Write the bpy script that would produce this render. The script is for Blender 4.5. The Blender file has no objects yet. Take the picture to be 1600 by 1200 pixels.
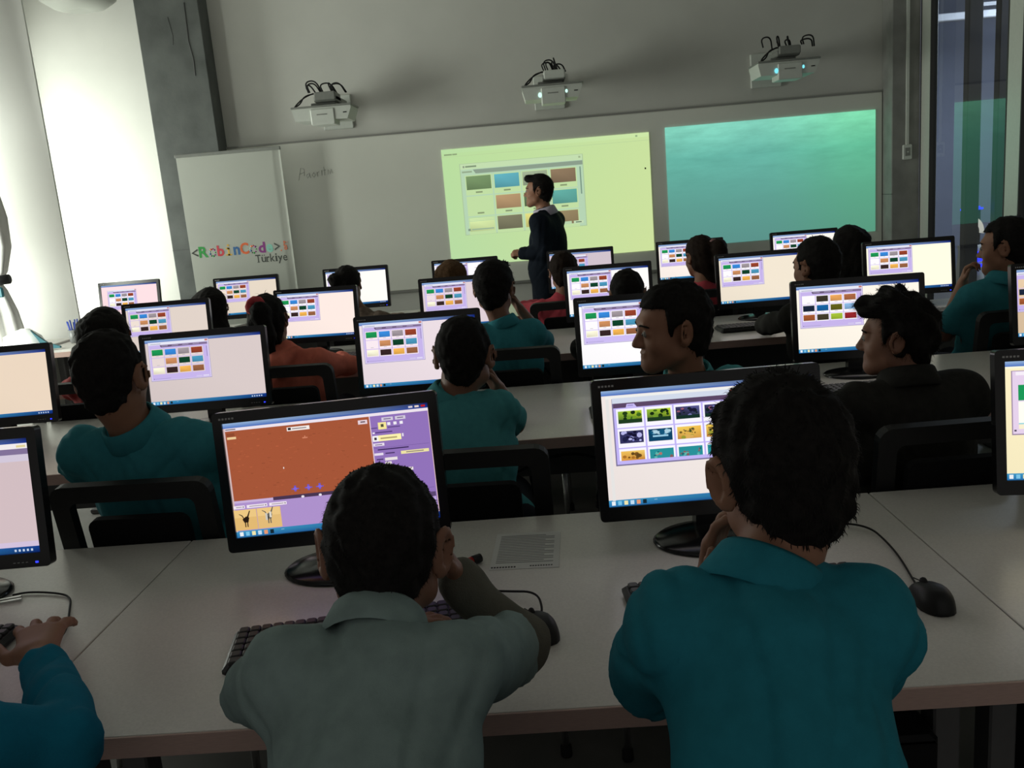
import bpy, math, random
import numpy as np
from mathutils import Vector, Matrix
C = bpy.context.scene.collection
SC = bpy.context.scene
rnd = random.Random(7)
V = lambda *a: np.array(a if len(a) > 1 else a[0], float)

# ------------------------------------------------------------------ camera, world, lights, exposure
YAW, PITCH, ROLL, FPX, CAMH = math.radians(2.1757), math.radians(11.7407), math.radians(4.8036), 1382.54, 1.4832
f = V(-math.sin(YAW)*math.cos(PITCH), math.cos(YAW)*math.cos(PITCH), -math.sin(PITCH))
r0 = V(math.cos(YAW), math.sin(YAW), 0); d0 = np.cross(f, r0)
r1 = math.cos(ROLL)*r0 + math.sin(ROLL)*d0; d1 = -math.sin(ROLL)*r0 + math.cos(ROLL)*d0
cd = bpy.data.cameras.new('camera'); cam = bpy.data.objects.new('camera', cd); C.objects.link(cam)
cam.matrix_world = Matrix(((r1[0], -d1[0], -f[0], 0), (r1[1], -d1[1], -f[1], 0), (r1[2], -d1[2], -f[2], CAMH), (0, 0, 0, 1)))
cd.sensor_width = 36; cd.sensor_fit = 'HORIZONTAL'; cd.lens = FPX/1600*36; cd.clip_start = .02
SC.camera = cam
SC.view_settings.view_transform = 'Standard'; SC.view_settings.look = 'None'
SC.view_settings.exposure = 0; SC.view_settings.gamma = 1; SC.view_settings.use_curve_mapping = False
w = bpy.data.worlds.new('world'); SC.world = w; w.use_nodes = True
w.node_tree.nodes['Background'].inputs[0].default_value = (1, .97, .92, 1)
w.node_tree.nodes['Background'].inputs[1].default_value = .23

def area(name, loc, target, sx, sy, power, col):
    l = bpy.data.lights.new(name, 'AREA'); l.shape = 'RECTANGLE'; l.size = sx; l.size_y = sy; l.energy = power; l.color = col
    o = bpy.data.objects.new(name, l); C.objects.link(o); o.location = loc
    o.rotation_euler = (Vector(target)-Vector(loc)).to_track_quat('-Z', 'Y').to_euler(); return o
area('daylight_window', (-4.62, 7.25, 1.5), (-3.75, 8.1, 1.9),   .8, 2.2, 78, (.95, 1, .91)).data.spread = math.radians(150)
area('daylight_side_window', (-4.66, 5.25, 1.5), (0, 7.0, 1.9), 1.7, 1.3, 108, (.95, 1, .9))
area('added_hall_fill', (6.2, 9.2, 3.3), (5.4, 9.8, 0), 1.6, 1.6, 130, (.75, .82, 1))  # unseen fill light added to brighten the hall behind the glass

# ------------------------------------------------------------------ materials
def lin(c):
    c = c/255.0
    return c/12.92 if c <= .04045 else ((c+.055)/1.055)**2.4
def L3(c): return (lin(c[0]), lin(c[1]), lin(c[2]))
def mat(name, col, rough=.6, metal=0, noise=0, nscale=40, bump=0, bscale=200, spec=.5, stretch=None, coat=0):
    m = bpy.data.materials.new(name); m.use_nodes = True; nt = m.node_tree; b = nt.nodes['Principled BSDF']
    b.inputs['Base Color'].default_value = (*col, 1); b.inputs['Roughness'].default_value = rough; b.inputs['Metallic'].default_value = metal
    b.inputs['Specular IOR Level'].default_value = spec; b.inputs['Coat Weight'].default_value = coat
    if noise or bump:
        tc = nt.nodes.new('ShaderNodeTexCoord'); mp = nt.nodes.new('ShaderNodeMapping'); nt.links.new(tc.outputs['Object'], mp.inputs[0])
        if stretch: mp.inputs['Scale'].default_value = stretch
    if noise:
        n = nt.nodes.new('ShaderNodeTexNoise'); n.inputs['Scale'].default_value = nscale; n.inputs['Detail'].default_value = 5; nt.links.new(mp.outputs[0], n.inputs['Vector'])
        mr = nt.nodes.new('ShaderNodeMapRange'); mr.inputs['From Min'].default_value = .3; mr.inputs['From Max'].default_value = .7
        mr.inputs['To Min'].default_value = 1-noise; mr.inputs['To Max'].default_value = 1+noise; nt.links.new(n.outputs[0], mr.inputs[0])
        hv = nt.nodes.new('ShaderNodeMix'); hv.data_type = 'RGBA'; hv.blend_type = 'MULTIPLY'; hv.inputs[0].default_value = 1; hv.clamp_result = False
        hv.inputs[6].default_value = (*col, 1); nt.links.new(mr.outputs[0], hv.inputs[7]); nt.links.new(hv.outputs[2], b.inputs['Base Color'])
    if bump:
        n2 = nt.nodes.new('ShaderNodeTexNoise'); n2.inputs['Scale'].default_value = bscale; n2.inputs['Detail'].default_value = 3; nt.links.new(mp.outputs[0], n2.inputs['Vector'])
        bp = nt.nodes.new('ShaderNodeBump'); bp.inputs['Strength'].default_value = bump; bp.inputs['Distance'].default_value = .004; nt.links.new(n2.outputs[0], bp.inputs['Height']); nt.links.new(bp.outputs[0], b.inputs['Normal'])
    return m
def emis(name, strength, col=None):
    m = bpy.data.materials.new(name); m.use_nodes = True; nt = m.node_tree; nt.nodes.remove(nt.nodes['Principled BSDF'])
    e = nt.nodes.new('ShaderNodeEmission'); e.inputs[1].default_value = strength
    if col: e.inputs[0].default_value = (*col, 1)
    else:
        a = nt.nodes.new('ShaderNodeAttribute'); a.attribute_name = 'Col'; nt.links.new(a.outputs['Color'], e.inputs[0])
    nt.links.new(e.outputs[0], nt.nodes['Material Output'].inputs[0]); return m
def glass(name, tint, boost):
    m = bpy.data.materials.new(name); m.use_nodes = True; nt = m.node_tree; nt.nodes.remove(nt.nodes['Principled BSDF'])
    t = nt.nodes.new('ShaderNodeBsdfTransparent'); t.inputs[0].default_value = (*tint, 1)
    g = nt.nodes.new('ShaderNodeBsdfGlossy'); g.inputs['Roughness'].default_value = 0
    fr = nt.nodes.new('ShaderNodeFresnel'); fr.inputs[0].default_value = 1.5
    mu = nt.nodes.new('ShaderNodeMath'); mu.operation = 'MULTIPLY'; mu.use_clamp = True; mu.inputs[1].default_value = boost; nt.links.new(fr.outputs[0], mu.inputs[0])
    ge = nt.nodes.new('ShaderNodeNewGeometry'); iv = nt.nodes.new('ShaderNodeMath'); iv.operation = 'SUBTRACT'; iv.inputs[0].default_value = 1; nt.links.new(ge.outputs['Backfacing'], iv.inputs[1])
    m2 = nt.nodes.new('ShaderNodeMath'); m2.operation = 'MULTIPLY'; nt.links.new(mu.outputs[0], m2.inputs[0]); nt.links.new(iv.outputs[0], m2.inputs[1])
    mx = nt.nodes.new('ShaderNodeMixShader'); nt.links.new(m2.outputs[0], mx.inputs[0]); nt.links.new(t.outputs[0], mx.inputs[1]); nt.links.new(g.outputs[0], mx.inputs[2])
    nt.links.new(mx.outputs[0], nt.nodes['Material Output'].inputs[0]); return m
M = dict(
    wall2=mat('white_panel', (.8, .8, .77), .8, noise=.02, nscale=3),
    wall=mat('white_plaster', (.56, .56, .52), .85, noise=.03, nscale=3, bump=.05, bscale=60),
    ceil=mat('ceiling_paint', (.6, .6, .58), .9, noise=.03, nscale=2),
    floor=mat('grey_floor', (.15, .145, .135), .6, noise=.12, nscale=5, bump=.05, bscale=90),
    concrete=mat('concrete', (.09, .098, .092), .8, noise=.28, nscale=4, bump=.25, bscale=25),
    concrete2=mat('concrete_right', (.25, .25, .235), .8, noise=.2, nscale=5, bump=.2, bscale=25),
    alu=mat('pale_aluminium', (.62, .64, .58), .45, metal=.2, noise=.03),
    darkframe=mat('dark_gasket', (.05, .05, .05), .6),
    board=mat('whiteboard_enamel', (.74, .75, .68), .38, noise=.03, nscale=2, spec=.4),
    boardtrim=mat('board_trim', (.3, .3, .28), .4, metal=.4),
    ink=mat('faded_marker_ink', (.4, .41, .38), .8),
    desk=mat('white_laminate', (.72, .695, .65), .27, noise=.05, nscale=220, bump=.015, bscale=300),
    edge=mat('beige_edge_band', (.52, .36, .31), .5, noise=.06, nscale=60, stretch=(1, 1, 8)),
    panel=mat('grey_panel', (.11, .11, .11), .6, noise=.05),
    chrome=mat('chrome', (.8, .8, .8), .3, metal=1),
    black=mat('black_plastic', (.009, .009, .01), .5, spec=.35, noise=.1, nscale=90),
    gloss=mat('glossy_black_plastic', (.009, .009, .01), .2, spec=.4),
    rubber=mat('black_rubber', (.01, .01, .01), .8),
    mesh=mat('black_chair_fabric', (.012, .012, .013), .9, spec=.12, bump=.4, bscale=500),
    key=mat('black_keys', (.02, .02, .021), .5),
    mark=mat('pale_print', (.4, .4, .4), .6),
    white=mat('white_plastic', (.6, .63, .58), .5, noise=.02),
    shade=mat('lamp_shade_glass', (.3, .31, .28), .5),
    greyp=mat('grey_plastic', (.22, .23, .21), .5, noise=.05),
    paper=mat('white_paper', (.66, .66, .64), .8), printing=mat('grey_print', (.3, .3, .3), .9), printd=mat('dark_print', (.06, .06, .06), .9),
    red=mat('red_plastic', (.45, .03, .02), .4),
    banner=mat('banner_vinyl', (.47, .49, .44), .75, noise=.03, nscale=2, bump=.05, bscale=6),
    cloth=mat('white_cloth', (.8, .8, .77), .9, bump=.2, bscale=90),
    bag=mat('white_plastic_bag', (.85, .87, .85), .5), bagteal=mat('teal_plastic', (.03, .16, .2), .5),
    penblue=mat('blue_pens', (.03, .07, .45), .4),
    clear=mat('grey_pen_cup', (.3, .31, .31), .3),
    steel=mat('dark_steel', (.02, .02, .028), .6), beam=mat('pale_beam', (.75, .77, .8), .5), bluewall=mat('bluish_wall', (.21, .23, .3), .8, noise=.05, nscale=2),
    glass=glass('window_glass', (.86, .9, .9), 1.9), pane=glass('clear_glass', (1, 1, 1), 1),
    skin=mat('skin', (.32, .155, .095), .55, noise=.06, nscale=25, spec=.35), skin2=mat('dark_tan_skin', (.26, .125, .08), .55, noise=.06, nscale=25, spec=.35),
    hair=mat('black_hair', (.012, .0105, .0095), .8, noise=.3, nscale=120, spec=.12), hairb=mat('brown_hair', (.016, .009, .006), .8, noise=.3, nscale=120, spec=.15), hairl=mat('light_brown_hair', (.09, .048, .022), .8, noise=.35, nscale=120, spec=.15),
    teal=mat('teal_polo', (.045, .26, .31), .9, spec=.12, noise=.06, nscale=60, bump=.25, bscale=700), teal2=mat('blue_teal_polo', (.022, .21, .275), .9, spec=.12, noise=.07, nscale=50, bump=.25, bscale=700),
    tealp=mat('light_teal_polo', (.075, .32, .34), .9, spec=.12, noise=.06, nscale=60, bump=.25, bscale=700),
    paleteal=mat('pale_grey_teal_polo', (.25, .335, .32), .9, spec=.12, noise=.1, nscale=30, bump=.25, bscale=700), bluesl=mat('blue_sweater', (.01, .19, .3), .9, spec=.12, noise=.06, bump=.3, bscale=400),
    olive=mat('olive_grey_sleeve', (.13, .125, .1), .9, spec=.12, noise=.1, bump=.3, bscale=400), jacket=mat('charcoal_jacket', (.028, .027, .024), .9, spec=.12, noise=.15, bump=.2, bscale=300),
    orange=mat('coral_hoodie', (.72, .19, .13), .9, spec=.12, noise=.07, bump=.25, bscale=300), pink=mat('raspberry_top', (.55, .075, .10), .9, spec=.12, noise=.07, bump=.25, bscale=300),
    redtop=mat('dark_red_top', (.3, .03, .03), .9, spec=.12), taupe=mat('taupe_sweater', (.2, .15, .12), .9, spec=.12, noise=.25, nscale=50), navy=mat('navy_coat', (.008, .012, .02), .85, spec=.12, noise=.15), trousers=mat('dark_trousers', (.02, .022, .03), .9, spec=.12), shoe=mat('dark_shoes', (.02, .02, .02), .6),
    lilac=mat('lilac_shirt', (.5, .45, .55), .8), eyew=mat('eye_white', (.26, .24, .22), .5, spec=.2), iris=mat('dark_iris', (.015, .01, .008), .2),
    scrunchie=mat('red_scrunchie', (.45, .04, .05), .9), pinkscr=mat('pale_pink_ribbon', (.42, .24, .24), .9),
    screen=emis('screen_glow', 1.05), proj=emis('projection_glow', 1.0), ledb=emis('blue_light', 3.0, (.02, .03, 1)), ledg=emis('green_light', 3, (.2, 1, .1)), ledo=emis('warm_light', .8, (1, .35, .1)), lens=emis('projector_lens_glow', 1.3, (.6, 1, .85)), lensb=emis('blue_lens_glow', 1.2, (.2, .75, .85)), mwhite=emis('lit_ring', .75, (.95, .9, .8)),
)

# ------------------------------------------------------------------ mesh helpers
class MB:
    def __init__(s): s.v = []; s.f = []; s.m = []; s.sm = []
    def add(s, vs, fs, mi=0, smooth=False, T=None):
        n = len(s.v)
        for p in vs: s.v.append(tuple(T @ Vector(p)) if T is not None else tuple(p))
        for q in fs: s.f.append([i+n for i in q]); s.m.append(mi); s.sm.append(smooth)
        return s
    def box(s, lo, hi, mi=0, b=0, T=None):
        (x0, y0, z0), (x1, y1, z1) = lo, hi
        if b <= 0:
            return s.add([(x0,y0,z0),(x1,y0,z0),(x1,y1,z0),(x0,y1,z0),(x0,y0,z1),(x1,y0,z1),(x1,y1,z1),(x0,y1,z1)], [(0,3,2,1),(4,5,6,7),(0,1,5,4),(1,2,6,5),(2,3,7,6),(3,0,4,7)], mi, False, T)
        vs = []; ring = []
        for z, ins in ((z0, b), (z0+b, 0), (z1-b, 0), (z1, b)):
            r = []
            for (cx, cy, sx, sy) in ((x0,y0,1,1),(x1,y0,-1,1),(x1,y1,-1,-1),(x0,y1,1,-1)):
                a = (cx+sx*ins, cy+sy*(ins+b)); c_ = (cx+sx*(ins+b), cy+sy*ins)
                pr = (a, c_) if sx*sy > 0 else (c_, a)
                for q in pr: r.append(len(vs)); vs.append((*q, z))
            ring.append(r)
        fs = [ring[0][::-1], ring[3]]
        for k in range(3):
            for i in range(8): j = (i+1) % 8; fs.append((ring[k][i], ring[k][j], ring[k+1][j], ring[k+1][i]))
        return s.add(vs, fs, mi, False, T)
    def lathe(s, prof, n=24, mi=0, sx=1, sy=1, T=None, smooth=True):
        vs = []; fs = []
        for (r, z) in prof:
            for i in range(n): a = 2*math.pi*i/n; vs.append((r*sx*math.cos(a), r*sy*math.sin(a), z))
        for k in range(len(prof)-1):
            for i in range(n): j = (i+1) % n; fs.append((k*n+i, k*n+j, (k+1)*n+j, (k+1)*n+i))
        fs.append(list(range(n))[::-1]); fs.append([(len(prof)-1)*n+i for i in range(n)])
        return s.add(vs, fs, mi, smooth, T)
    def tube(s, pts, r, n=8, mi=0, smooth_path=0):
        P = [V(p) for p in pts]
        for _ in range(smooth_path):
            Q = [P[0]]
            for a, b in zip(P, P[1:]): Q += [a*.75+b*.25, a*.25+b*.75]
            P = Q+[P[-1]]
        rs = r if isinstance(r, (list, tuple)) else [r]*len(P)
        if len(rs) != len(P): rs = list(np.interp(np.linspace(0, 1, len(P)), np.linspace(0, 1, len(rs)), rs))
        vs = []; fs = []; up = None
        for i, p in enumerate(P):
            t = P[min(i+1, len(P)-1)]-P[max(i-1, 0)]; t = t/(np.linalg.norm(t)+1e-12)
            if up is None: up = np.cross(t, V(0, 0, 1) if abs(t[2]) < .9 else V(1, 0, 0))
            up = up-t*np.dot(up, t); up = up/(np.linalg.norm(up)+1e-12); q = np.cross(t, up)
            for k in range(n): a = 2*math.pi*k/n; vs.append(p+rs[i]*(math.cos(a)*up+math.sin(a)*q))
        for i in range(len(P)-1):
            for k in range(n): j = (k+1) % n; fs.append((i*n+k, i*n+j, (i+1)*n+j, (i+1)*n+k))
        fs.append(list(range(n))[::-1]); fs.append([(len(P)-1)*n+k for k in range(n)])
        return s.add(vs, fs, mi, True)
    def ball(s, c, r, n=12, mi=0, T=None):
        rx, ry, rz = (r, r, r) if not isinstance(r, (tuple, list)) else r
        vs = []; fs = []; m = n//2
        for i in range(m+1):
            th = math.pi*i/m
            for k in range(n): a = 2*math.pi*k/n; vs.append((c[0]+rx*math.sin(th)*math.cos(a), c[1]+ry*math.sin(th)*math.sin(a), c[2]-rz*math.cos(th)))
        for i in range(m):
            for k in range(n): j = (k+1) % n; fs.append((i*n+k, i*n+j, (i+1)*n+j, (i+1)*n+k))
        return s.add(vs, fs, mi, True, T)
    def prism(s, poly, y0, y1, mi=0, T=None):  # poly in (x,z), extruded along y
        n = len(poly); vs = [(x, y0, z) for x, z in poly]+[(x, y1, z) for x, z in poly]
        fs = [list(range(n)), list(range(2*n-1, n-1, -1))]+[(i, i+n, (i+1) % n+n, (i+1) % n) for i in range(n)]
        return s.add(vs, fs, mi, False, T)
    def mesh(s, name, mats):
        me = bpy.data.meshes.new(name); me.from_pydata(s.v, [], s.f)
        for m in (mats if isinstance(mats, (list, tuple)) else [mats]): me.materials.append(m)
        me.polygons.foreach_set('material_index', s.m); me.polygons.foreach_set('use_smooth', s.sm); me.update(); return me
    def build(s, name, mats, parent=None, loc=None, rot=None):
        o = bpy.data.objects.new(name, s.mesh(name, mats)); C.objects.link(o); o.parent = parent
        if loc is not None: o.location = loc
        if rot is not None: o.rotation_euler = rot
        return o
def rrect(x0, z0, x1, z1, r, n=4):
    out = []
    for cx, cz, a0 in ((x1-r, z1-r, 0), (x0+r, z1-r, 90), (x0+r, z0+r, 180), (x1-r, z0+r, 270)):
        for k in range(n+1): a = math.radians(a0+90*k/n); out.append((cx+r*math.cos(a), cz+r*math.sin(a)))
    return out
def tag(o, label=None, cat=None, group=None, kind=None):
    for k, v in (('label', label), ('category', cat), ('group', group), ('kind', kind)):
        if v: o[k] = v
    return o
def empty(name, loc, rz=0, label=None, cat=None, group=None):
    o = bpy.data.objects.new(name, None); C.objects.link(o); o.location = loc; o.rotation_euler = (0, 0, rz); o.empty_display_size = .1
    return tag(o, label, cat, group)
def dup(root, loc, rz, label, group=None):
    r = root.copy(); C.objects.link(r); r.location = loc; r.rotation_euler = (0, 0, rz); r['label'] = label
    if group: r['group'] = group
    for ch in root.children:
        c = ch.copy(); C.objects.link(c); c.parent = r
        for g in ch.children:
            d = g.copy(); C.objects.link(d); d.parent = c
    return r
def struct(name, mb, m, label=None):
    o = mb.build(name, m); o['kind'] = 'structure'
    if label: o['label'] = label
    return o
def text_mb(body, size, mi=0, T=None, offset=0, mb=None, spacing=1):
    cu = bpy.data.curves.new('lettering', 'FONT'); cu.body = body; cu.size = size; cu.offset = offset; cu.resolution_u = 3; cu.space_character = spacing
    ob = bpy.data.objects.new('lettering', cu); me = bpy.data.meshes.new_from_object(ob)
    vs = [(v.co.x, 0, v.co.y) for v in me.vertices]; fs = [list(p.vertices) for p in me.polygons]
    bpy.data.objects.remove(ob); bpy.data.meshes.remove(me); bpy.data.curves.remove(cu)
    mb = mb or MB(); mb.add(vs, fs, mi, False, T); return mb, (max(v[0] for v in vs) if vs else 0)
def canvas(name, items, W, H, m, parent, loc=(0, 0, 0), rot=(0, 0, 0)):
    """flat picture of coloured shapes: items = (x0,y0,x1,y1,rgb) or ([(x,y)..],rgb), unit square, y down; later ones lie on top"""
    vs = []; fs = []; cols = []
    for k, it in enumerate(items):
        if len(it) == 5: x0, y0, x1, y1, c = it; pts = [(x0, y0), (x0, y1), (x1, y1), (x1, y0)]
        else: pts, c = it
        n = len(vs); d = -.00004*k
        cc = c if isinstance(c, list) else [c]*len(pts)
        for (x, y), q in zip(pts, cc): vs.append(((x-.5)*W, d, (1-y)*H)); cols.append((*L3(q), 1))
        fs.append(list(range(n, n+len(pts))))
    me = bpy.data.meshes.new(name); me.from_pydata(vs, [], fs); me.materials.append(m)
    a = me.color_attributes.new('Col', 'FLOAT_COLOR', 'POINT'); a.data.foreach_set('color', np.array(cols, np.float32).ravel())
    o = bpy.data.objects.new(name, me); C.objects.link(o); o.parent = parent; o.location = loc; o.rotation_euler = rot; return o

# ------------------------------------------------------------------ the room
struct('floor', MB().box((-4.6, -1.6, -.1), (3.4, 8.2, 0)), M['floor'])
struct('ceiling', MB().box((-4.6, -1.6, 3.9), (3.4, 8.2, 4.0)), M['ceil'])
struct('wall_front', MB().box((-4.6, 8.0, 0), (3.4, 8.15, 3.9)), M['wall'])
wl = MB(); wl.box((-4.55, -1.6, 0), (-4.4, 4.35, 3.9)); wl.box((-4.55, 6.15, 0), (-4.4, 6.75, 3.9)); wl.box((-4.55, 4.35, 0), (-4.4, 6.15, .78)); wl.box((-4.55, 4.35, 2.25), (-4.4, 6.15, 3.9)); wl.box((-4.55, 7.75, 0), (-4.4, 8.0, 3.9)); wl.box((-4.55, 6.75, 0), (-4.4, 7.75, .3)); wl.box((-4.55, 6.75, 2.9), (-4.4, 7.75, 3.9))
struct('wall_left', wl, M['wall'])
wf = MB()
for a in (((-4.5, 6.75, .3), (-4.44, 6.79, 2.9)), ((-4.5, 7.71, .3), (-4.44, 7.75, 2.9)), ((-4.5, 6.79, .3), (-4.44, 7.71, .34)), ((-4.5, 6.79, 2.86), (-4.44, 7.71, 2.9))): wf.box(*a)
w1 = struct('window_1', wf, M['alu']); MB().box((-4.475, 6.79, .34), (-4.47, 7.71, 2.86)).build('pane', M['pane'], w1)
struct('wall_left_return', MB().box((-4.4, 6.575, 0), (-3.47, 6.595, 3.9)), M['wall2'], 'white panel wall at the left hiding the bright window')
wf = MB()
for a in (((-4.5, 4.35, .78), (-4.44, 4.4, 2.25)), ((-4.5, 6.1, .78), (-4.44, 6.15, 2.25)), ((-4.5, 4.4, .78), (-4.44, 6.1, .83)), ((-4.5, 4.4, 2.2), (-4.44, 6.1, 2.25))): wf.box(*a)
w4 = struct('window_4', wf, M['alu']); MB().box((-4.475, 4.4, .83), (-4.47, 6.1, 2.2)).build('pane', M['pane'], w4)
def column(name, x0, x1, y0, m, lab):
    s = MB(); s.box((x0, y0, 0), (x1, 8.0, 3.9), b=.006); o = struct(name, s, m, lab); return o
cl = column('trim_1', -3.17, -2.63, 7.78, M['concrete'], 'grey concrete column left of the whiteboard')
MB().box((-3.1702, 7.7785, 1.286), (-2.6298, 7.79, 1.29)).build('pour_joint', M['darkframe'], cl)
cr_ = MB().tube([(-2.745, 7.779, 3.3), (-2.755, 7.779, 3.0), (-2.735, 7.779, 2.85), (-2.742, 7.779, 2.72)], .004, 5).tube([(-2.9, 7.779, 3.2), (-2.88, 7.779, 3.05), (-2.89, 7.779, 2.98)], .0015, 5)
cr_.build('crack', M['darkframe'], cl)
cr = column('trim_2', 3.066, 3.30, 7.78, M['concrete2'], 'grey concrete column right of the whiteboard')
MB().box((3.0655, 7.779, 1.26), (3.075, 7.99, 1.265)).build('pour_joint', M['darkframe'], cr)
# side glazing on the right: posts and panes
def post(name, y0, y1):
    s = MB(); s.box((3.30, y0, 0), (3.36, y1, 3.9), b=.004); s.box((3.298, y0-.012, 0), (3.35, y0, 3.9), 1); s.box((3.298, y1, 0), (3.35, y1+.012, 3.9), 1)
    return struct(name, s, [M['alu'], M['darkframe']])
post('trim_3', 7.60, 7.765); post('trim_4', 6.22, 6.40); post('trim_5', 4.75, 4.9)
struct('trim_6', MB().box((3.30, 4.9, 3.8), (3.36, 7.77, 3.9)), M['alu'])
for i, (a, b) in enumerate(((6.40, 7.6), (4.9, 6.22))):
    struct('window_%d' % (i+2), MB().box((3.325, a+.01, .02), (3.335, b-.01, 3.8)), M['glass'])
struct('wall_right', MB().box((3.3, -1.6, 0), (3.4, 4.75, 3.9)), M['wall'])
# the hall beyond the glass
struct('floor_hall', MB().box((3.4, 3, -.1), (9, 12, 0)), M['floor'])
struct('wall_hall', MB().box((3.4, 12, 0), (9, 12.1, 4.2)).box((9, 3, 0), (9.1, 12.1, 4.2)).box((3.4, 3, 4.2), (9.1, 12.1, 4.3)), M['bluewall'])
for i, (x0, x1) in enumerate(((4.36, 4.50), (4.66, 4.82))):
    tag(MB().box((x0, 9.2, 0), (x1, 9.3, 4.2), b=.01).build('steel_post', M['steel']), ['left dark steel post behind the glass, by the column', 'right dark steel post behind the glass, beside the pale mullion'][i], 'post', 'steel posts in the hall')
tag(MB().box((3.5, 10.4, 3.0), (8, 10.5, 3.08), b=.01).build('handrail', M['beam']), 'pale horizontal rail across the hall behind the glass', 'rail')
for k in range(6): tag(MB().box((5.15, 10.9, 3.1+.1*k), (5.9, 10.93, 3.14+.1*k)).build('louvre', M['beam']), ['lowest', 'second lowest', 'third lowest', 'third highest', 'second highest', 'highest'][k]+' pale louvre slat high in the hall behind the glass', 'louvre', 'louvre slats in the hall')
rb = empty('vending_robot', (4.56, 9.5, 0), 0, 'rounded white machine with blue lights in the hall behind the glass', 'machine')
MB().lathe([(.16, 0), (.17, .1), (.13, .35), (.11, .55), (.12, .62)], 20).build('body', M['white'], rb)
MB().add(*(lambda n=18: ([(r*math.cos(math.pi*(-.05+.75*i/n)), yy, .76+r*math.sin(math.pi*(-.05+.75*i/n))*1.25) for i in range(n+1) for r in (.07, .12) for yy in (-.05, .02)], [(i*4, i*4+4, i*4+6, i*4+2) for i in range(n)]+[(i*4+2, i*4+6, i*4+7, i*4+3) for i in range(n)]))()).build('lit_ring', M['mwhite'], rb)
bl = MB(); bl.box((-.12, -.06, .985), (.10, -.03, 1.005)); bl.box((-.02, -.06, 1.005), (.07, -.03, 1.02))
for z in (.55, .48, .42): bl.box((-.03, -.16, z-.02), (.06, -.14, z+.012))
bl.build('blue_lights', M['ledb'], rb)['kind'] = 'stuff'; MB().box((-.1, -.03, .6), (.1, .03, 1.02), b=.02).build('back_shell', M['steel'], rb)
# pipe and socket on the right column
sk = empty('wall_socket', (3.19, 7.775, 1.6), 0, 'white wall socket at the end of a thin conduit on the right column', 'socket')
s_ = MB(); s_.box((-.038, -.016, -.062), (.038, .006, .062), b=.006); s_.build('plate', M['white'], sk)
MB().box((-.022, -.02, -.03), (.022, -.0155, .035), b=.002).build('socket_insert', M['greyp'], sk); MB().box((-.006, -.022, -.004), (.008, -.0195, .006)).build('toggle', M['white'], sk)
MB().box((-.011, -.012, .062), (.011, .006, 2.3)).build('conduit', M['white'], sk)

# ------------------------------------------------------------------ whiteboard and projected pictures
wb = empty('whiteboard', (0, 7.985, 0), 0, 'long white enamel board along the front wall', 'whiteboard')
MB().box((-2.66, -.012, .765), (3.06, .012, 2.122), b=.003).build('panel', M['board'], wb)
t_ = MB(); t_.box((-2.67, -.018, 2.122), (3.064, .014, 2.136)); t_.box((-2.67, -.03, .745), (3.064, .014, .765)); t_.build('trim_rail', M['boardtrim'], wb)
h_ = MB(); hx = -2.03
for st in ([(0, 0), (.03, .1), (.06, .085), (.055, .03)], [(.01, .05), (.06, .06)], [(.09, .04), (.075, .03), (.08, .005), (.1, .02), (.1, .045), (.11, .0)], [(.14, .04), (.125, .02), (.14, 0), (.155, .02), (.14, .04)], [(.17, .04), (.172, .0), (.172, .03), (.19, .04)], [(.21, .0), (.212, .045)], [(.235, .07), (.235, .0)], [(.225, .04), (.25, .042)], [(.265, .0), (.27, .04), (.285, .0), (.3, .04), (.31, .0)]):
    h_.tube([(hx+x, -.0125, 1.80+z+.12*x) for x, z in st], .0016, 4)
h_.build('handwriting', M['ink'], wb)

def thumbs(x0, y0, cw, ch, tw, th, rows):
    out = []
    for j, row in enumerate(rows):
        for i, c in enumerate(row):
            if c is None: continue
            X = x0+i*cw; Y = y0+j*ch
            out.append((X, Y, X+tw, Y+th, [tuple(min(255, q*1.12) for q in c), tuple(q*.88 for q in c), tuple(q*.95 for q in c), tuple(min(255, q*1.06) for q in c)]))
    return [([(a, b), (a, d), (c_, d), (c_, b)], q) for a, b, c_, d, q in out]
ROWS = [[(27, 140, 78), (52, 128, 205), (150, 140, 146), (142, 62, 42)], [None, (192, 132, 88), (16, 62, 40), (70, 142, 176)], [(238, 232, 205), (52, 36, 36), (226, 168, 78), (142, 92, 62)]]
ROWS2 = [[None, (56, 50, 40), (216, 152, 84), (160, 96, 62)], [(26, 36, 56), (22, 92, 152), (92, 90, 24), (128, 168, 208)], [(152, 82, 46), (62, 56, 40), (152, 178, 52), (142, 36, 42)]]
def desktop(bg, vari=0):
    bg2 = tuple(q*.965 for q in bg)
    it = [([(0, 0), (0, 1), (1, 1), (1, 0)], [bg, bg2, bg, bg])]
    it.append((0, 0, 1, .045, [(30, 60, 140), (20, 40, 110), (8, 20, 70), (12, 24, 84)][0]))
    it[-1] = ([(0, 0), (0, .045), (1, .045), (1, 0)], [(150, 180, 215), (70, 110, 190), (20, 50, 140), (12, 22, 80)])
    it.append(([(0, .945), (0, 1), (1, 1), (1, .945)], [(60, 150, 195), (40, 110, 170), (10, 30, 96), (20, 60, 140)]))
    for k, c in enumerate([(230, 235, 240), (120, 190, 225), (235, 225, 170), (190, 215, 235), (225, 150, 110), (20, 40, 50)]): it.append((.015+.03*k, .955, .033+.03*k, .99, c))
    for k in range(5): it.append((.87+.02*k, .965, .88+.02*k, .985, (190, 205, 225)))
    it.append((.22, .96, .235, .965, (150, 180, 210)))
    return it
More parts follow.
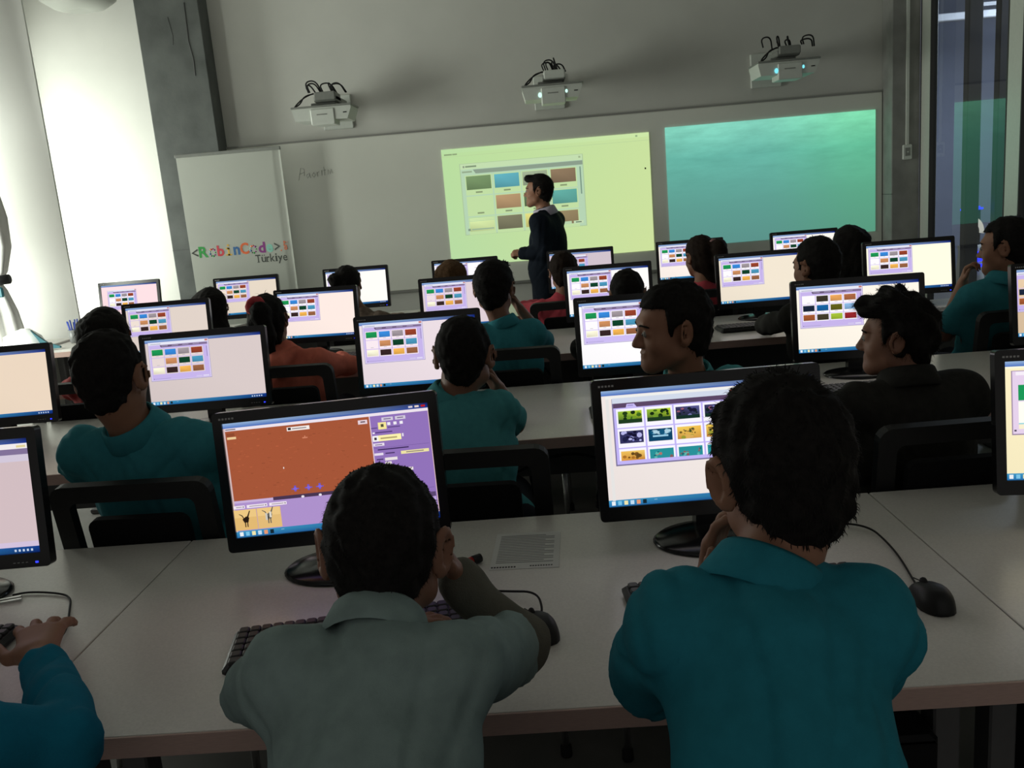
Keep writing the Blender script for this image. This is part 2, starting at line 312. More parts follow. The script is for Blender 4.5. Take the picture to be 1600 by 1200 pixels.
def dialog(bg, vari=0, dx=0, dy=0):
    it = desktop(bg)
    lav = (196, 178, 232) if bg[2] < 250 else (202, 186, 240)
    X0, Y0, X1, Y1 = .035+dx, .055+dy, .535+dx, .615+dy
    it += [(X0-.012, Y0-.02, X1+.012, Y1+.015, (150, 140, 185)), (X0-.009, Y0-.02, X1+.009, Y1+.008, (214, 205, 235)), (X0-.008, Y0-.016, X1+.008, Y0+.02, (226, 228, 240)), (X0, Y0+.028, X1, Y1, lav)]
    it.append(([(X0+.09, Y0+.028), (X0+.10, Y0+.062), (X1, Y0+.062), (X1, Y0+.028)], [(96, 80, 110)]*2+[(130, 112, 150)]*2))
    for k in range(4): it.append((X0+.105+.09*k, Y0+.038, X0+.16+.09*k, Y0+.048, (170, 160, 190)))
    it += [(X1-.02, Y0-.014, X1+.004, Y0+.012, (196, 120, 110)), (X0+.01, Y0+.005, X0+.10, Y0+.013, (150, 150, 170))]
    cw, ch = .1135, .1385
    for j in range(3):
        for i in range(4): it.append((X0+.011+i*cw, Y0+.085+j*ch, X0+.011+i*cw+.107, Y0+.085+j*ch+(.130 if j < 2 else .11), (250, 247, 250) if bg[0] > 235 else tuple(min(255, q*1.06) for q in bg)))
    it += thumbs(X0+.0165, Y0+.095, cw, ch, .095, .088, ROWS2 if vari == 1 else ROWS)
    for j in range(2):
        for i in range(4): it.append((X0+.05+i*cw, Y0+.192+j*ch, X0+.075+i*cw, Y0+.198+j*ch, (170, 165, 175)))
    it += [(X1-.012, Y0+.09, X1-.006, Y0+.25, (150, 138, 185)), (X1-.06, Y1-.03, X1-.01, Y1-.01, (222, 216, 240)), (X1-.12, Y1-.03, X1-.07, Y1-.01, (206, 196, 232)), (X0+.012, Y1-.026, X0+.018, Y1-.014, (90, 90, 120)), (X0+.022, Y1-.024, X0+.16, Y1-.016, (170, 158, 205))]
    return it
def landscapes(bg):
    it = desktop(bg); X0, Y0, X1, Y1 = .055, .08, .645, .64
    it += [(X0-.035, Y0-.03, .98, Y0-.005, (235, 235, 232)), (X0-.035, Y0-.005, X0-.02, .95, (226, 224, 222)), (X0-.006, Y0-.004, X1+.006, Y1+.012, (120, 112, 150)), (X0-.004, Y0-.01, X1+.004, Y0+.035, (206, 214, 230)), (X1-.03, Y0-.005, X1, Y0+.018, (205, 90, 70)), (X0, Y0+.035, X1, Y1, (190, 178, 242)),
           (X0, Y0+.035, X1, Y0+.075, (90, 70, 100)), ([(X0+.06, Y0+.075), (X0+.065, Y0+.045), (X0+.10, Y0+.045), (X0+.112, Y0+.075)], [(196, 184, 240)]*4), (X0+.068, Y0+.055, X0+.095, Y0+.064, (150, 138, 200))]
    R_ = random.Random(3); cw = .138
    kinds = [['g', 'g2', 'v', 'v'], ['v2', 'n', 's', 's2'], ['s3', 'u', 'u', 'u']]
    for j in range(3):
        ch = (.165, .165, .105)[j]; yy = Y0+.085+j*.17
        for i in range(4):
            xx = X0+.012+i*cw; it.append((xx, yy, xx+.130, yy+ch-.004, (244, 242, 250))); k = kinds[j][i]
            a, b, c_, d = xx+.008, yy+.02, xx+.122, yy+min(ch-.005, .125)
            if j == 2: d = yy+ch-.004
            def blobs(n, cols, y0, y1, sz):
                for q in range(n):
                    px = R_.uniform(a+sz, c_-sz); py = R_.uniform(b+(d-b)*y0, b+(d-b)*y1); s1 = sz*R_.uniform(.4, 1); s2 = s1*R_.uniform(.8, 2)
                    pts = [(min(max(px+s1*math.cos(t), a), c_), min(max(py-s2*math.sin(t), b), d)) for t in [2*math.pi*z/7 for z in range(7)]]
                    it.append((pts, R_.choice(cols)))
            if k in 'gg2': it.append(([(a, b), (a, d), (c_, d), (c_, b)], [(150, 190, 60), (30, 62, 26), (20, 52, 20), (190, 215, 50)])); blobs(10, [(35, 60, 22), (60, 100, 30), (22, 42, 18), (110, 150, 40)], .1, .65, .014); it.append((a, b+(d-b)*.68, c_, d, (30, 58, 32)))
            elif k == 'v': it.append(([(a, b), (a, d), (c_, d), (c_, b)], [(60, 55, 100), (20, 40, 40), (26, 42, 36), (90, 90, 150)])); blobs(14, [(26, 24, 50), (120, 120, 180), (20, 32, 34), (60, 60, 110), (150, 90, 110)], .1, .75, .012); it.append((a, b+(d-b)*.72, c_, d, (22, 48, 40)))
            elif k == 'v2': it.append((a, b, c_, d, (50, 50, 92))); blobs(18, [(22, 20, 48), (130, 132, 196), (180, 180, 230), (30, 32, 66)], .05, .95, .014)
            elif k == 'n': it.append((a, b, c_, d, (14, 66, 100))); blobs(12, [(12, 42, 66), (90, 150, 180), (20, 84, 120), (170, 205, 220)], .05, .45, .014); it.append((a+.02, b+(d-b)*.52, c_-.02, b+(d-b)*.66, (150, 200, 224)))
            elif k in ('s', 's2'): it.append(([(a, b), (a, d), (c_, d), (c_, b)], [(240, 205, 90), (190, 130, 60), (206, 150, 70), (240, 190, 80)])); blobs(12, [(110, 90, 40), (70, 80, 36), (150, 110, 60)], .2, .6, .009); blobs(4, [(150, 150, 50), (215, 170, 90)], .6, .9, .02)
            elif k == 's3': it.append(([(a, b), (a, d), (c_, d), (c_, b)], [(236, 190, 90), (216, 150, 60), (196, 130, 50), (240, 206, 110)])); blobs(10, [(120, 80, 30), (96, 70, 30), (170, 110, 40)], .3, .9, .013)
            else: it.append((a, b, c_, d, (40, 142, 150))); blobs(12, [(24, 100, 110), (180, 110, 100), (90, 180, 170), (130, 90, 90)], .3, .95, .010)
    it += [(X1-.016, Y0+.1, X1-.009, Y0+.22, (130, 122, 190)), (X1-.06, Y1-.045, X1-.008, Y1-.015, (232, 228, 246)), (X1-.11, Y1-.045, X1-.065, Y1-.015, (205, 196, 240)), (X1-.10, Y1-.033, X1-.08, Y1-.026, (110, 100, 150))]
    return it
def game(bg):
    R_ = random.Random(5); it = desktop(bg); lav = (142, 112, 182)
    it += [(0, .045, 1, .07, (232, 222, 232)), (.01, .052, .06, .062, (120, 110, 120)), (0, .045, .008, .95, (206, 180, 180)), (.008, .07, .71, .68, (162, 84, 55)), (.712, .07, .715, .95, (216, 196, 216)), (.715, .07, .995, .95, lav), (.008, .68, .712, .945, (170, 142, 200)), (.20, .675, .712, .705, (70, 52, 78)), (.008, .68, .2, .70, (196, 174, 214))]
    for k in range(240):
        x, y = R_.uniform(.01, .69), R_.uniform(.09, .665); q = R_.uniform(.9, 1.1); dd = .004+.012*R_.random()
        it.append((x, y, min(x+dd, .71), min(y+dd*.6, .68), (162*q, 84*q, 55*q)))
    it += [(.315, .085, .425, .118, (240, 232, 228)), (.32, .09, .335, .11, (30, 26, 30)), (.34, .097, .41, .105, (120, 110, 116)), (.66, .09, .705, .125, (226, 206, 214)), (.672, .1, .695, .112, (110, 90, 100)), (.022, .118, .066, .138, (232, 200, 150)), (.022, .085, .06, .112, (140, 72, 46)), (.275, .42, .279, .435, (240, 236, 236)), (.385, .182, .41, .192, (206, 130, 100)), (.395, .17, .40, .185, (206, 130, 100))]
    for cx in (.32, .385, .44):
        it += [(cx-.018, .612, cx+.018, .622, (104, 84, 190)), (cx-.005, .59, cx+.005, .64, (104, 84, 190)), ([(cx-.012, .617), (cx, .6), (cx+.012, .617), (cx, .634)], [(126, 100, 214)]*4)]
    for x, c in ((.36, (230, 224, 232)), (.445, (226, 220, 230))): it += [([(x-.008+.008*math.cos(t), .69+.011*math.sin(t)) for t in [math.pi*2*z/8 for z in range(8)]], c)]
    for x0, x1 in ((.01, .065), (.075, .175), (.185, .27)): it += [(x0, .715, x1, .742, (236, 226, 236)), (x0+.012, .725, x1-.014, .732, (150, 136, 150)), (x1-.01, .723, x1-.005, .735, (90, 80, 96))]
    it += [(.008, .752, .118, .93, (222, 182, 112)), (.12, .752, .236, .93, (222, 184, 118)), (.01, .752, .116, .82, (232, 196, 128)), (.123, .752, .233, .82, (232, 196, 130))]
    def beast(cx, cy, c):
        it.extend([([(cx-.016, cy), (cx-.008, cy+.03), (cx+.012, cy+.03), (cx+.018, cy-.01), (cx+.004, cy-.024)], [c]*5), (cx-.006, cy+.025, cx-.001, cy+.07, c), (cx+.005, cy+.025, cx+.010, cy+.07, c), ([(cx+.006, cy-.015), (cx+.014, cy-.01), (cx+.026, cy-.07), (cx+.022, cy-.072)], [c]*4), ([(cx-.03, cy-.05), (cx-.014, cy-.035), (cx-.006, cy-.008), (cx-.01, cy-.006), (cx-.018, cy-.03), (cx-.03, cy-.044)], [c]*6)])
    beast(.062, .835, (36, 26, 18)); beast(.176, .82, (92, 90, 84)); it += [(.16, .80, .17, .86, (200, 196, 186)), (.18, .79, .19, .84, (220, 214, 200)), (.172, .83, .176, .86, (40, 38, 36))]
    # property panel
    it += [(.775, .085, .83, .115, (206, 198, 216)), (.84, .085, .89, .115, (206, 198, 216)), (.785, .095, .82, .104, (120, 104, 140)), (.85, .095, .88, .104, (120, 104, 140)), (.755, .125, .795, .185, (240, 226, 150)), (.768, .14, .782, .165, (80, 80, 60))]
    for x in (.80, .83, .86): it.append((x, .13, x+.015, .155, (236, 232, 240)))
    it += [(.72, .165, .75, .174, (92, 70, 130)), (.80, .168, .86, .177, (92, 70, 130)), (.725, .205, .735, .218, (236, 232, 240)), (.738, .205, .82, .215, (80, 60, 120)), (.722, .235, .86, .285, (246, 238, 170)), (.722, .235, .75, .285, (240, 238, 240)), (.73, .25, .742, .272, (60, 50, 60)), (.76, .255, .84, .268, (176, 160, 110)), (.865, .235, .872, .262, (230, 224, 236)), (.722, .30, .775, .325, (226, 216, 232)), (.73, .31, .765, .317, (110, 90, 130)), (.722, .34, .99, .343, (110, 84, 150)), (.74, .352, .89, .362, (56, 40, 86)), (.722, .385, .765, .405, (226, 216, 232)), (.775, .388, .82, .398, (70, 50, 100)), (.85, .385, .985, .412, (232, 222, 160)), (.875, .394, .96, .402, (130, 116, 120))]
    for k, (x0, y0, ww) in enumerate(((.77, .43, .06), (.77, .465, .03), (.77, .495, .03), (.78, .53, .03), (.825, .53, .03), (.87, .53, .03), (.86, .605, .045))): it.append((x0, y0, x0+ww, y0+.025, (230, 222, 222)))
    it += [(.73, .435, .762, .445, (70, 50, 100)), (.72, .468, .762, .478, (70, 50, 100)), (.722, .72, .99, .723, (104, 82, 146)), (.716, .76, .994, .80, (90, 70, 110)), (.716, .80, .994, .95, (184, 160, 216))]
    for k, c in enumerate([(190, 30, 30), (230, 210, 200), (210, 200, 210)]): it.append((.97-.03*k, .012, .99-.03*k, .028, c))
    return it
def blank(bg):
    it = desktop(bg); it += [(0, .045, 1, .09, (236, 230, 232)), (0, .09, 1, .14, (128, 112, 150)), (0, .14, 1, .2, (206, 196, 214)), (.94, .06, .985, .08, (220, 206, 150)), (0, .9, 1, .945, (206, 190, 216))]
    return it
def bigdialog(bg):
    it = desktop(bg); it += [(.0, .045, 1, .06, (250, 246, 220)), (.03, .08, .6, .62, (150, 130, 160)), (.035, .085, .595, .61, (226, 206, 232)), (.05, .09, .2, .12, (242, 234, 244)), (.2, .1, .59, .15, (90, 76, 110)), (.06, .2, .2, .33, (28, 150, 86)), (.06, .34, .2, .53, (250, 250, 240)), (.06, .52, .2, .53, (140, 206, 216)), (.06, .53, .2, .57, (246, 236, 206)), (.04, .575, .05, .59, (80, 70, 90))]
    return it

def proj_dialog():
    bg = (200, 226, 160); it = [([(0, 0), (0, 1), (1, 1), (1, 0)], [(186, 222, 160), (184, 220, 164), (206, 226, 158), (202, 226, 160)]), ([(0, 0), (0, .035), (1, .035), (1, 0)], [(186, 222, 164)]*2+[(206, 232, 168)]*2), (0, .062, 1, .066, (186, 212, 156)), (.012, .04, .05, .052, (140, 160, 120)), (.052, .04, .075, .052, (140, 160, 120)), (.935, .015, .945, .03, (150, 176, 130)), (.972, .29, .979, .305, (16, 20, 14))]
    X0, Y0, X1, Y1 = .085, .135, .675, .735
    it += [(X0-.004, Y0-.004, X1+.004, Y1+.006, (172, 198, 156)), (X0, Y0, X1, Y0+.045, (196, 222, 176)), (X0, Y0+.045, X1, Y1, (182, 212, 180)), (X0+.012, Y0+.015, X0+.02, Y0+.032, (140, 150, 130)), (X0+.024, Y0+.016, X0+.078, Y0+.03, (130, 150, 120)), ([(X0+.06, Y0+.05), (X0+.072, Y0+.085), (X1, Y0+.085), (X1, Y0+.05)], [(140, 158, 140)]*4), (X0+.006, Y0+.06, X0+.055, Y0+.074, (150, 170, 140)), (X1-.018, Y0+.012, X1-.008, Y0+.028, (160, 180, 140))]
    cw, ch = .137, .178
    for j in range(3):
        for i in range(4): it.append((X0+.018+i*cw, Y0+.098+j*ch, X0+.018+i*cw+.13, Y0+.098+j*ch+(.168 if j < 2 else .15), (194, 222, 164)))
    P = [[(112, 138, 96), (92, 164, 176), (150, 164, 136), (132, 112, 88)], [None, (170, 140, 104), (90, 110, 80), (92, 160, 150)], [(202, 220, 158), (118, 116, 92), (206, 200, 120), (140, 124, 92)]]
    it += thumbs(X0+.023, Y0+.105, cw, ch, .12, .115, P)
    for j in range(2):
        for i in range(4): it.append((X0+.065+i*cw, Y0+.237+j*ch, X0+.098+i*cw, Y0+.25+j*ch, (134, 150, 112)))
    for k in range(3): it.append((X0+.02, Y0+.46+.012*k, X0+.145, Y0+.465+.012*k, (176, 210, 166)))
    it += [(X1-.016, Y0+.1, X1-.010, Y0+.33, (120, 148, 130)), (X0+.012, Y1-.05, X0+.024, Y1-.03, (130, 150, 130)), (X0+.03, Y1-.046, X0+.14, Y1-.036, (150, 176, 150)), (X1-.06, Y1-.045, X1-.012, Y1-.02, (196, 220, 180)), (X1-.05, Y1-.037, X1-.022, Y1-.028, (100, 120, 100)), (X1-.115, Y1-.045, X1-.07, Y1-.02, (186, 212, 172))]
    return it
p1 = canvas('projected_picture', proj_dialog(), 1.81, 1.015, M['proj'], None, (.155, 7.965, .94)); tag(p1, 'yellow-green projected window of thumbnails behind the standing teacher', 'projection', 'projected pictures on the board')  # projector light painted as a self-glowing sheet just off the board
# taskbar of the projections shows as pale specks on the board below them
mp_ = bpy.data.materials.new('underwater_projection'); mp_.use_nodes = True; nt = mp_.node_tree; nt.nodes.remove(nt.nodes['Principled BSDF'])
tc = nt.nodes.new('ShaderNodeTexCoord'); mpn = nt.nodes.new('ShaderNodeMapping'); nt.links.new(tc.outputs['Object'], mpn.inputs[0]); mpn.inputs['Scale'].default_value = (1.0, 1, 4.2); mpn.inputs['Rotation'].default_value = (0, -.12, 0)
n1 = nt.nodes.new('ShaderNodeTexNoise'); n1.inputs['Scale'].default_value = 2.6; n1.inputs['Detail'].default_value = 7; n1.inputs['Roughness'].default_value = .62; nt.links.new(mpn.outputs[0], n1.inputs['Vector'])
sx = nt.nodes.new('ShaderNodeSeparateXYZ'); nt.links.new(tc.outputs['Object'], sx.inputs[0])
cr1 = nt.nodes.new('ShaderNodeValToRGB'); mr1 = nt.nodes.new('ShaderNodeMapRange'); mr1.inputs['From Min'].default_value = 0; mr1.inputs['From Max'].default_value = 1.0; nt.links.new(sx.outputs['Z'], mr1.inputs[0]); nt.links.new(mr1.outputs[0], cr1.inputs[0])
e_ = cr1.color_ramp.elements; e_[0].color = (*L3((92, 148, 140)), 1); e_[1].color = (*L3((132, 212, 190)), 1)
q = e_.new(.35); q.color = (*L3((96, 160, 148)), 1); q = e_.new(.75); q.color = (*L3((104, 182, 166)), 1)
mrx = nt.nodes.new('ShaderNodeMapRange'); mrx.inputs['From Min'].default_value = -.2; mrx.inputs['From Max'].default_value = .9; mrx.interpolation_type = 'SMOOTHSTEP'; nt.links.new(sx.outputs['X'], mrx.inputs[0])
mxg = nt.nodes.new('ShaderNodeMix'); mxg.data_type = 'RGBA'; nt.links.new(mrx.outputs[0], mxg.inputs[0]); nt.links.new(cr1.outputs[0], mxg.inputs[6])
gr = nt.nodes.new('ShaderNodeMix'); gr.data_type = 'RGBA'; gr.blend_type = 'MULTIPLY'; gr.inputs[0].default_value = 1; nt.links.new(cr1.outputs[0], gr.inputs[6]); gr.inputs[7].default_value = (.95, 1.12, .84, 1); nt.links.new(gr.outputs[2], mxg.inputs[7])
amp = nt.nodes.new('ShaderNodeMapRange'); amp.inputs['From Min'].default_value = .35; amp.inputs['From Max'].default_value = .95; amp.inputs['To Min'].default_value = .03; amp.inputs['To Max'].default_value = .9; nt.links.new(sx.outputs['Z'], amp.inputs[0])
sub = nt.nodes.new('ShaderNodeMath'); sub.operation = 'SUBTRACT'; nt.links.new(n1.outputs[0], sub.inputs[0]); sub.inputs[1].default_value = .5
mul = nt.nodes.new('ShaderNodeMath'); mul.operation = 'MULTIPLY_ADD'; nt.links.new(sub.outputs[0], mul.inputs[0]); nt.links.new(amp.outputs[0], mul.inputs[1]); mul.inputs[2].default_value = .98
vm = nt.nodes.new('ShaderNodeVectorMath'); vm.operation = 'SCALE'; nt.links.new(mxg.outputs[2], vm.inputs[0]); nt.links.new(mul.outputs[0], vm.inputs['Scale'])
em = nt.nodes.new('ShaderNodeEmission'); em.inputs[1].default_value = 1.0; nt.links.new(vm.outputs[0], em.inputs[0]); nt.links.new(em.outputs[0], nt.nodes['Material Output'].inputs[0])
p2 = MB().add([(-.9, 0, 0), (.9, 0, 0), (.9, 0, 1.03), (-.9, 0, 1.03)], [(0, 1, 2, 3)]).build('projected_picture', mp_, None, (2.1, 7.965, .95)); tag(p2, 'teal underwater picture projected on the right of the board', 'projection', 'projected pictures on the board')  # also glows by itself; the wall projector casts no light onto it
# ------------------------------------------------------------------ projectors on the wall
def projector(x, z, lensmat, label, var):
    p = empty('wall_projector', (x, 7.45, z), 0, label, 'projector', 'short-throw projectors above the board')
    b = MB(); b.prism([(-.24, .0), (-.24, -.015), (-.22, -.095), (.20, -.10), (.235, -.02), (.235, 0)], -.13, .17); b.build('body', M['white'], p)
    t = MB(); t.box((-.245, -.14, 0), (.245, .18, .016), b=.005); t.build('top_plate', M['greyp'], p)
    c_ = MB(); c_.box((-.09, -.142, -.135), (.10, .05, -.012), b=.006); c_.build('front_cover', M['white'], p)
    MB().box((-.04, -.1435, -.06), (.045, -.1415, -.052)).build('badge', M['greyp'], p)
    MB().box((.17, -.1325, -.055), (.2, -.1295, -.047)).build('vent_slot', M['rubber'], p)
    if lensmat:
        MB().ball((-.1, -.135, -.065), (.016, .008, .02), 10).build('lens_glow', lensmat, p); MB().ball((.11, -.13, -.05), (.01, .006, .014), 10).build('lens_glow', lensmat, p)
    s = MB(); s.box((-.11, .0, .016), (.09, .535, .05), b=.004); s.box((-.07, -.05, .05), (.11, .4, .095), b=.006); s.build('mount_arm', M['greyp'], p)
    MB().box((-.14, .52, -.12), (.12, .549, .16), b=.006).build('wall_plate', M['white'], p)
    MB().box((-.06, -.075, .058), (.11, .15, .125), b=.008).build('connector_box', M['white' if var == 1 else 'greyp'], p)
    cb = MB(); R_ = random.Random(var)
    for k in range(7):
        x0 = -.2+.35*R_.random() if var != 1 else -.06+.15*R_.random(); x1 = x0+R_.uniform(-.05, .08); h = R_.uniform(.03, .085)
        cb.tube([(x0, -.02, .13), (x0-.02, -.03, .13+h), (x1, -.02, .14+h), (x1+.03, .05, .12)], .006, 6, 0, 3)
    for k in range(2): cb.tube([(-.07+.02*k, -.04, .12), (-.14, -.08, .09+.01*k), (-.2+.03*k, -.1, .04), (-.215, -.12, .015)], .006, 6, 0, 3)
    cb.build('cables', M['rubber'], p); return p
projector(-1.61, 2.325, None, 'left wall projector, unlit, with dark cables on top', 0)
projector(.235, 2.335, M['lens'], 'middle wall projector glowing pale green above the yellow-green picture', 1)
projector(2.09, 2.36, M['lensb'], 'right wall projector with blue lens light above the teal picture', 2)

# ------------------------------------------------------------------ roll-up banner
bn = empty('rollup_banner', (-2.503, 7.6, 0), 0, 'white roll-up banner with colourful lettering beside the concrete column', 'banner')
W2 = .442; vs = []; fs = []; nx, nz = 32, 10
for j in range(nz+1):
    for i in range(nx+1):
        u = -1+2*i/nx; z = .06+j/nz*2.0; cv = -.02*(1-u*u)*.3+(.008*math.sin(max(0, u-.9)/.1*math.pi) if u > .9 else 0)
        vs.append((u*W2, cv, z))
for j in range(nz):
    for i in range(nx): a = j*(nx+1)+i; fs.append((a, a+1, a+nx+2, a+nx+1))
MB().add(vs, fs, 0, True).build('banner_sheet', M['banner'], bn)
MB().box((-W2-.006, -.014, 2.05), (W2+.006, .014, 2.078), b=.004).build('top_rail', M['greyp'], bn); MB().box((-W2-.02, -.09, 0), (W2+.02, .09, .07), b=.015).build('base', M['greyp'], bn); MB().tube([(0, .03, .05), (0, .03, 2.06)], .01).build('support_pole', M['chrome'], bn)
cols = dict(g=(42, 140, 62), r=(190, 60, 72), y=(208, 166, 70), b=(48, 96, 148), o=(206, 96, 50), p=(128, 50, 124), a=(128, 188, 172), k=(62, 66, 62))
lm = {k: mat('banner_ink_'+k, L3(tuple(min(255, q*1.12) for q in v)), .6) for k, v in cols.items()}
def sheet_y(x): u = x/W2; return -.006*(1-u*u)+(.007*math.sin(max(0, u-.9)/.1*math.pi) if u > .9 else 0)-.0012
def glyph(ch, m, x0, x1, z0, z1, off=0):
    g_, _ = text_mb(ch, .13, offset=off); xs = [v[0] for v in g_.v]; zs = [v[2] for v in g_.v]; SX = lambda q: x0+(q-min(xs))/(max(xs)-min(xs))*(x1-x0)
    g_.v = [(SX(v[0]), sheet_y(SX(v[0])), z0+(v[2]-min(zs))/(max(zs)-min(zs))*(z1-z0)) for v in g_.v]; g_.build('letter', m, bn)
PX = lambda p: -.434+(p-245)/925*1.02
z0 = 1.213
for ch, k, a, b_ in (('<', 'k', 245, 297), ('R', 'g', 305, 380), ('*', 0, 385, 441), ('b', 'r', 450, 505), ('i', 'y', 515, 566), ('n', 'b', 578, 629), ('C', 'o', 632, 700), ('*', 0, 708, 760), ('d', 'p', 775, 830), ('e', 'a', 836, 888), ('>', 'k', 900, 945)):
    xa, xb = PX(a), PX(b_); y = sheet_y((xa+xb)/2)
    if ch == '*':
        d = MB()
        for q in range(9): an = 2*math.pi*q/9; d.lathe([(.0085 if q % 2 else .0062, 0), (.0085 if q % 2 else .0062, .0006)], 8, q % 7, T=Matrix.Translation(((xa+xb)/2+.024*math.cos(an), y, z0+.036+.031*math.sin(an))) @ Matrix.Rotation(math.pi/2, 4, 'X'))
        d.build('dotted_letter', [lm[c] for c in 'gproabk'], bn)['kind'] = 'stuff'
    elif ch in '<>':
        m_ = MB(); s = 1 if ch == '<' else -1; cx = (xa+xb)/2; h = (xb-xa)/2
        m_.prism([(cx-h*s, z0+.044), (cx+h*s, z0+.078), (cx+h*s, z0+.063), (cx-h*s*.35, z0+.044), (cx+h*s, z0+.025), (cx+h*s, z0+.01)], y-.0006, y); m_.build('letter', lm[k], bn)
    elif ch == 'i':
        c_ = (xa+xb)/2; m_ = MB()
        for a_, b2, c1, d1_ in ((c_-.008, c_+.008, 0, .066), (xa, xb-.004, 0, .013), (xa+.006, c_+.008, .054, .067), (c_-.009, c_+.009, .078, .094)): m_.box((a_, y-.0004, z0+c1), (b2, y+.0003, z0+d1_))
        m_.build('letter', lm[k], bn)['kind'] = 'stuff'
    else: glyph(ch, lm[k], xa, xb, z0, z0+dict(R=.094, b=.092, i=.09, n=.07, C=.098, d=.092, e=.07)[ch], .004)
m_, wd = text_mb('org', .056, offset=.001); MB().box((.338, sheet_y(.34)-.0006, 1.215), (.348, sheet_y(.34), 1.226)).build('letter', lm['o'], bn); m_.build('letter', lm['o'], bn, (.396, sheet_y(.38)-.0012, 1.222), (0, -math.pi/2, 0))
xs = [.130, .170, .205, .235, .265, .285, .318]; x = .113
for ch, wd, za, zz in (('T', .046, 0, .066), ('\u00fc', .038, 0, .064), ('r', .027, 0, .046), ('k', .040, 0, .068), ('i', .016, 0, .066), ('y', .040, -.02, .044), ('e', .036, -.001, .046)):
    glyph(ch, lm['k'], x, x+wd, 1.133+za, 1.133+zz, .0008)
    if ch in 'Tri': MB().box((x-.003 if ch != 'T' else x+.012, sheet_y(x)-.0004, 1.133), (x+(.018 if ch == 'r' else wd+.003 if ch == 'i' else .034), sheet_y(x)+.0002, 1.138)).build('letter_serif', lm['k'], bn)
    x += wd+.005

# ------------------------------------------------------------------ left corner: curtain, lamp, bag, pen cup, cabinet
cab = empty('side_cabinet', (-3.93, 6.2, 0), 0, 'low white cabinet at the left edge under the curtain', 'cabinet')
MB().box((-.46, -.28, 0), (.43, .28, .71), b=.004).build('body', M['wall'], cab); MB().box((-.465, -.3, .71), (.455, .29, .745), b=.004).build('top', M['desk'], cab); MB().box((-.46, -.295, .03), (.42, -.282, .69), b=.003).build('door', M['white'], cab)
cu = empty('curtain', (-3.85, 6.14, 0), 0, 'white gathered curtain tied with a black band at the left edge', 'curtain')
n = 40; vs = []; fs = []; prof = [(0.752, .185), (.85, .185), (1.0, .17), (1.15, .13), (1.21, .10), (1.28, .155), (1.45, .21), (1.65, .215), (2.2, .13), (3.0, .12), (3.85, .10)]
for z, rr in prof:
    for i in range(n): a = 2*math.pi*i/n; q = rr*(1+.12*math.sin(9*a)+.06*math.sin(5*a+z*3)); vs.append((q*math.cos(a), .45*q*math.sin(a), z))
for k in range(len(prof)-1):
    for i in range(n): j = (i+1) % n; fs.append((k*n+i, k*n+j, (k+1)*n+j, (k+1)*n+i))
MB().add(vs, fs, 0, True).build('cloth', M['cloth'], cu)
MB().tube([(.03, -.07, 1.222), (.215, -.085, 1.232)], [.032, .034], 14).build('tie_handle', M['black'], cu); MB().lathe([(.11, 1.19), (.12, 1.2), (.12, 1.23), (.115, 1.24)], 20, sy=.5).build('tie_band', M['black'], cu); MB().box((.10, -.09, 1.11), (.155, -.065, 1.18), b=.008).build('tie_tag', M['bagteal'], cu)
bg_ = empty('plastic_bag', (-3.53, 5.97, .745), 0, 'bright white plastic bag slumped beside the curtain', 'bag')
b = MB(); b.add([(-.16, -.06, 0), (.14, -.06, 0), (.16, .05, 0), (-.16, .06, 0), (-.15, -.04, .1), (-.02, -.03, .15), (.05, -.02, .13), (.13, .0, .03), (-.13, .04, .1), (0, .04, .14), (.08, .03, .09)], [(0, 1, 7, 6, 5, 4), (1, 2, 7), (2, 3, 8, 9, 10, 7), (3, 0, 4, 8), (4, 5, 9, 8), (5, 6, 10, 9), (6, 7, 10), (3, 2, 1, 0)], 0, True); b.build('bag_body', M['bag'], bg_)
MB().prism([(.055, .135), (.09, .10), (.16, .04), (.24, .012), (.24, 0), (.12, 0), (.10, .06)], -.055, -.035).build('teal_flap', M['bagteal'], bg_)
pc_ = empty('pen_cup', (-3.37, 6.28, .73), 0, 'small grey cup full of blue pens at the left end of the back desk', 'pen cup')
MB().lathe([(.03, 0), (.036, .01), (.04, .095), (.037, .095), (.033, .012)], 20).build('cup', M['clear'], pc_)
for k in range(9): a = k*2.4; MB().tube([(.014*math.cos(a), .014*math.sin(a), .012), (.036*math.cos(a), .036*math.sin(a), .145+.012*(k % 3))], .0048, 7).build('pen', M['penblue'], pc_)
lp = empty('ceiling_lamp', (-3.52, 7.55, 3.9), 0, 'pale round hanging lamp bowl at the top left edge', 'lamp')
MB().lathe([(.02, -.62), (.10, -.645), (.2, -.62), (.29, -.56), (.32, -.46), (.28, -.36), (.12, -.3), (.03, -.29)], 28).build('lamp_shade', M['shade'], lp); MB().tube([(0, 0, -.30), (0, 0, 0)], .012).build('rod', M['white'], lp)

# ------------------------------------------------------------------ desks
DY = [1.198, 2.728, 4.252, 5.80]; DZ = .73; DD = .835; DW = 1.644
row_word = ['front', 'second', 'third', 'back']
def make_desk(x0, x1, y):
    t = empty('desk', ((x0+x1)/2, y, 0)); w_ = (x1-x0)/2-.0015
    MB().box((-w_, .004, .695), (w_, DD, DZ), b=.0015).build('desktop', M['desk'], t); MB().box((-w_, -.001, .695), (w_, .0035, DZ), b=.0005).build('edge_band', M['edge'], t)
    MB().box((-w_+.05, DD-.12, .38), (w_-.05, DD-.10, .69)).build('modesty_panel', M['panel'], t)
    for sx_ in (-1, 1):
        l = MB(); l.box((sx_*(w_-.05)-.025, .30, .03), (sx_*(w_-.05)+.025, .36, .694), b=.004); l.box((sx_*(w_-.05)-.03, .26, 0), (sx_*(w_-.05)+.03, DD-.06, .03), b=.006); l.build('leg', M['panel'], t)
    return t
JX = [-2.538, -.894, .750, 2.394]
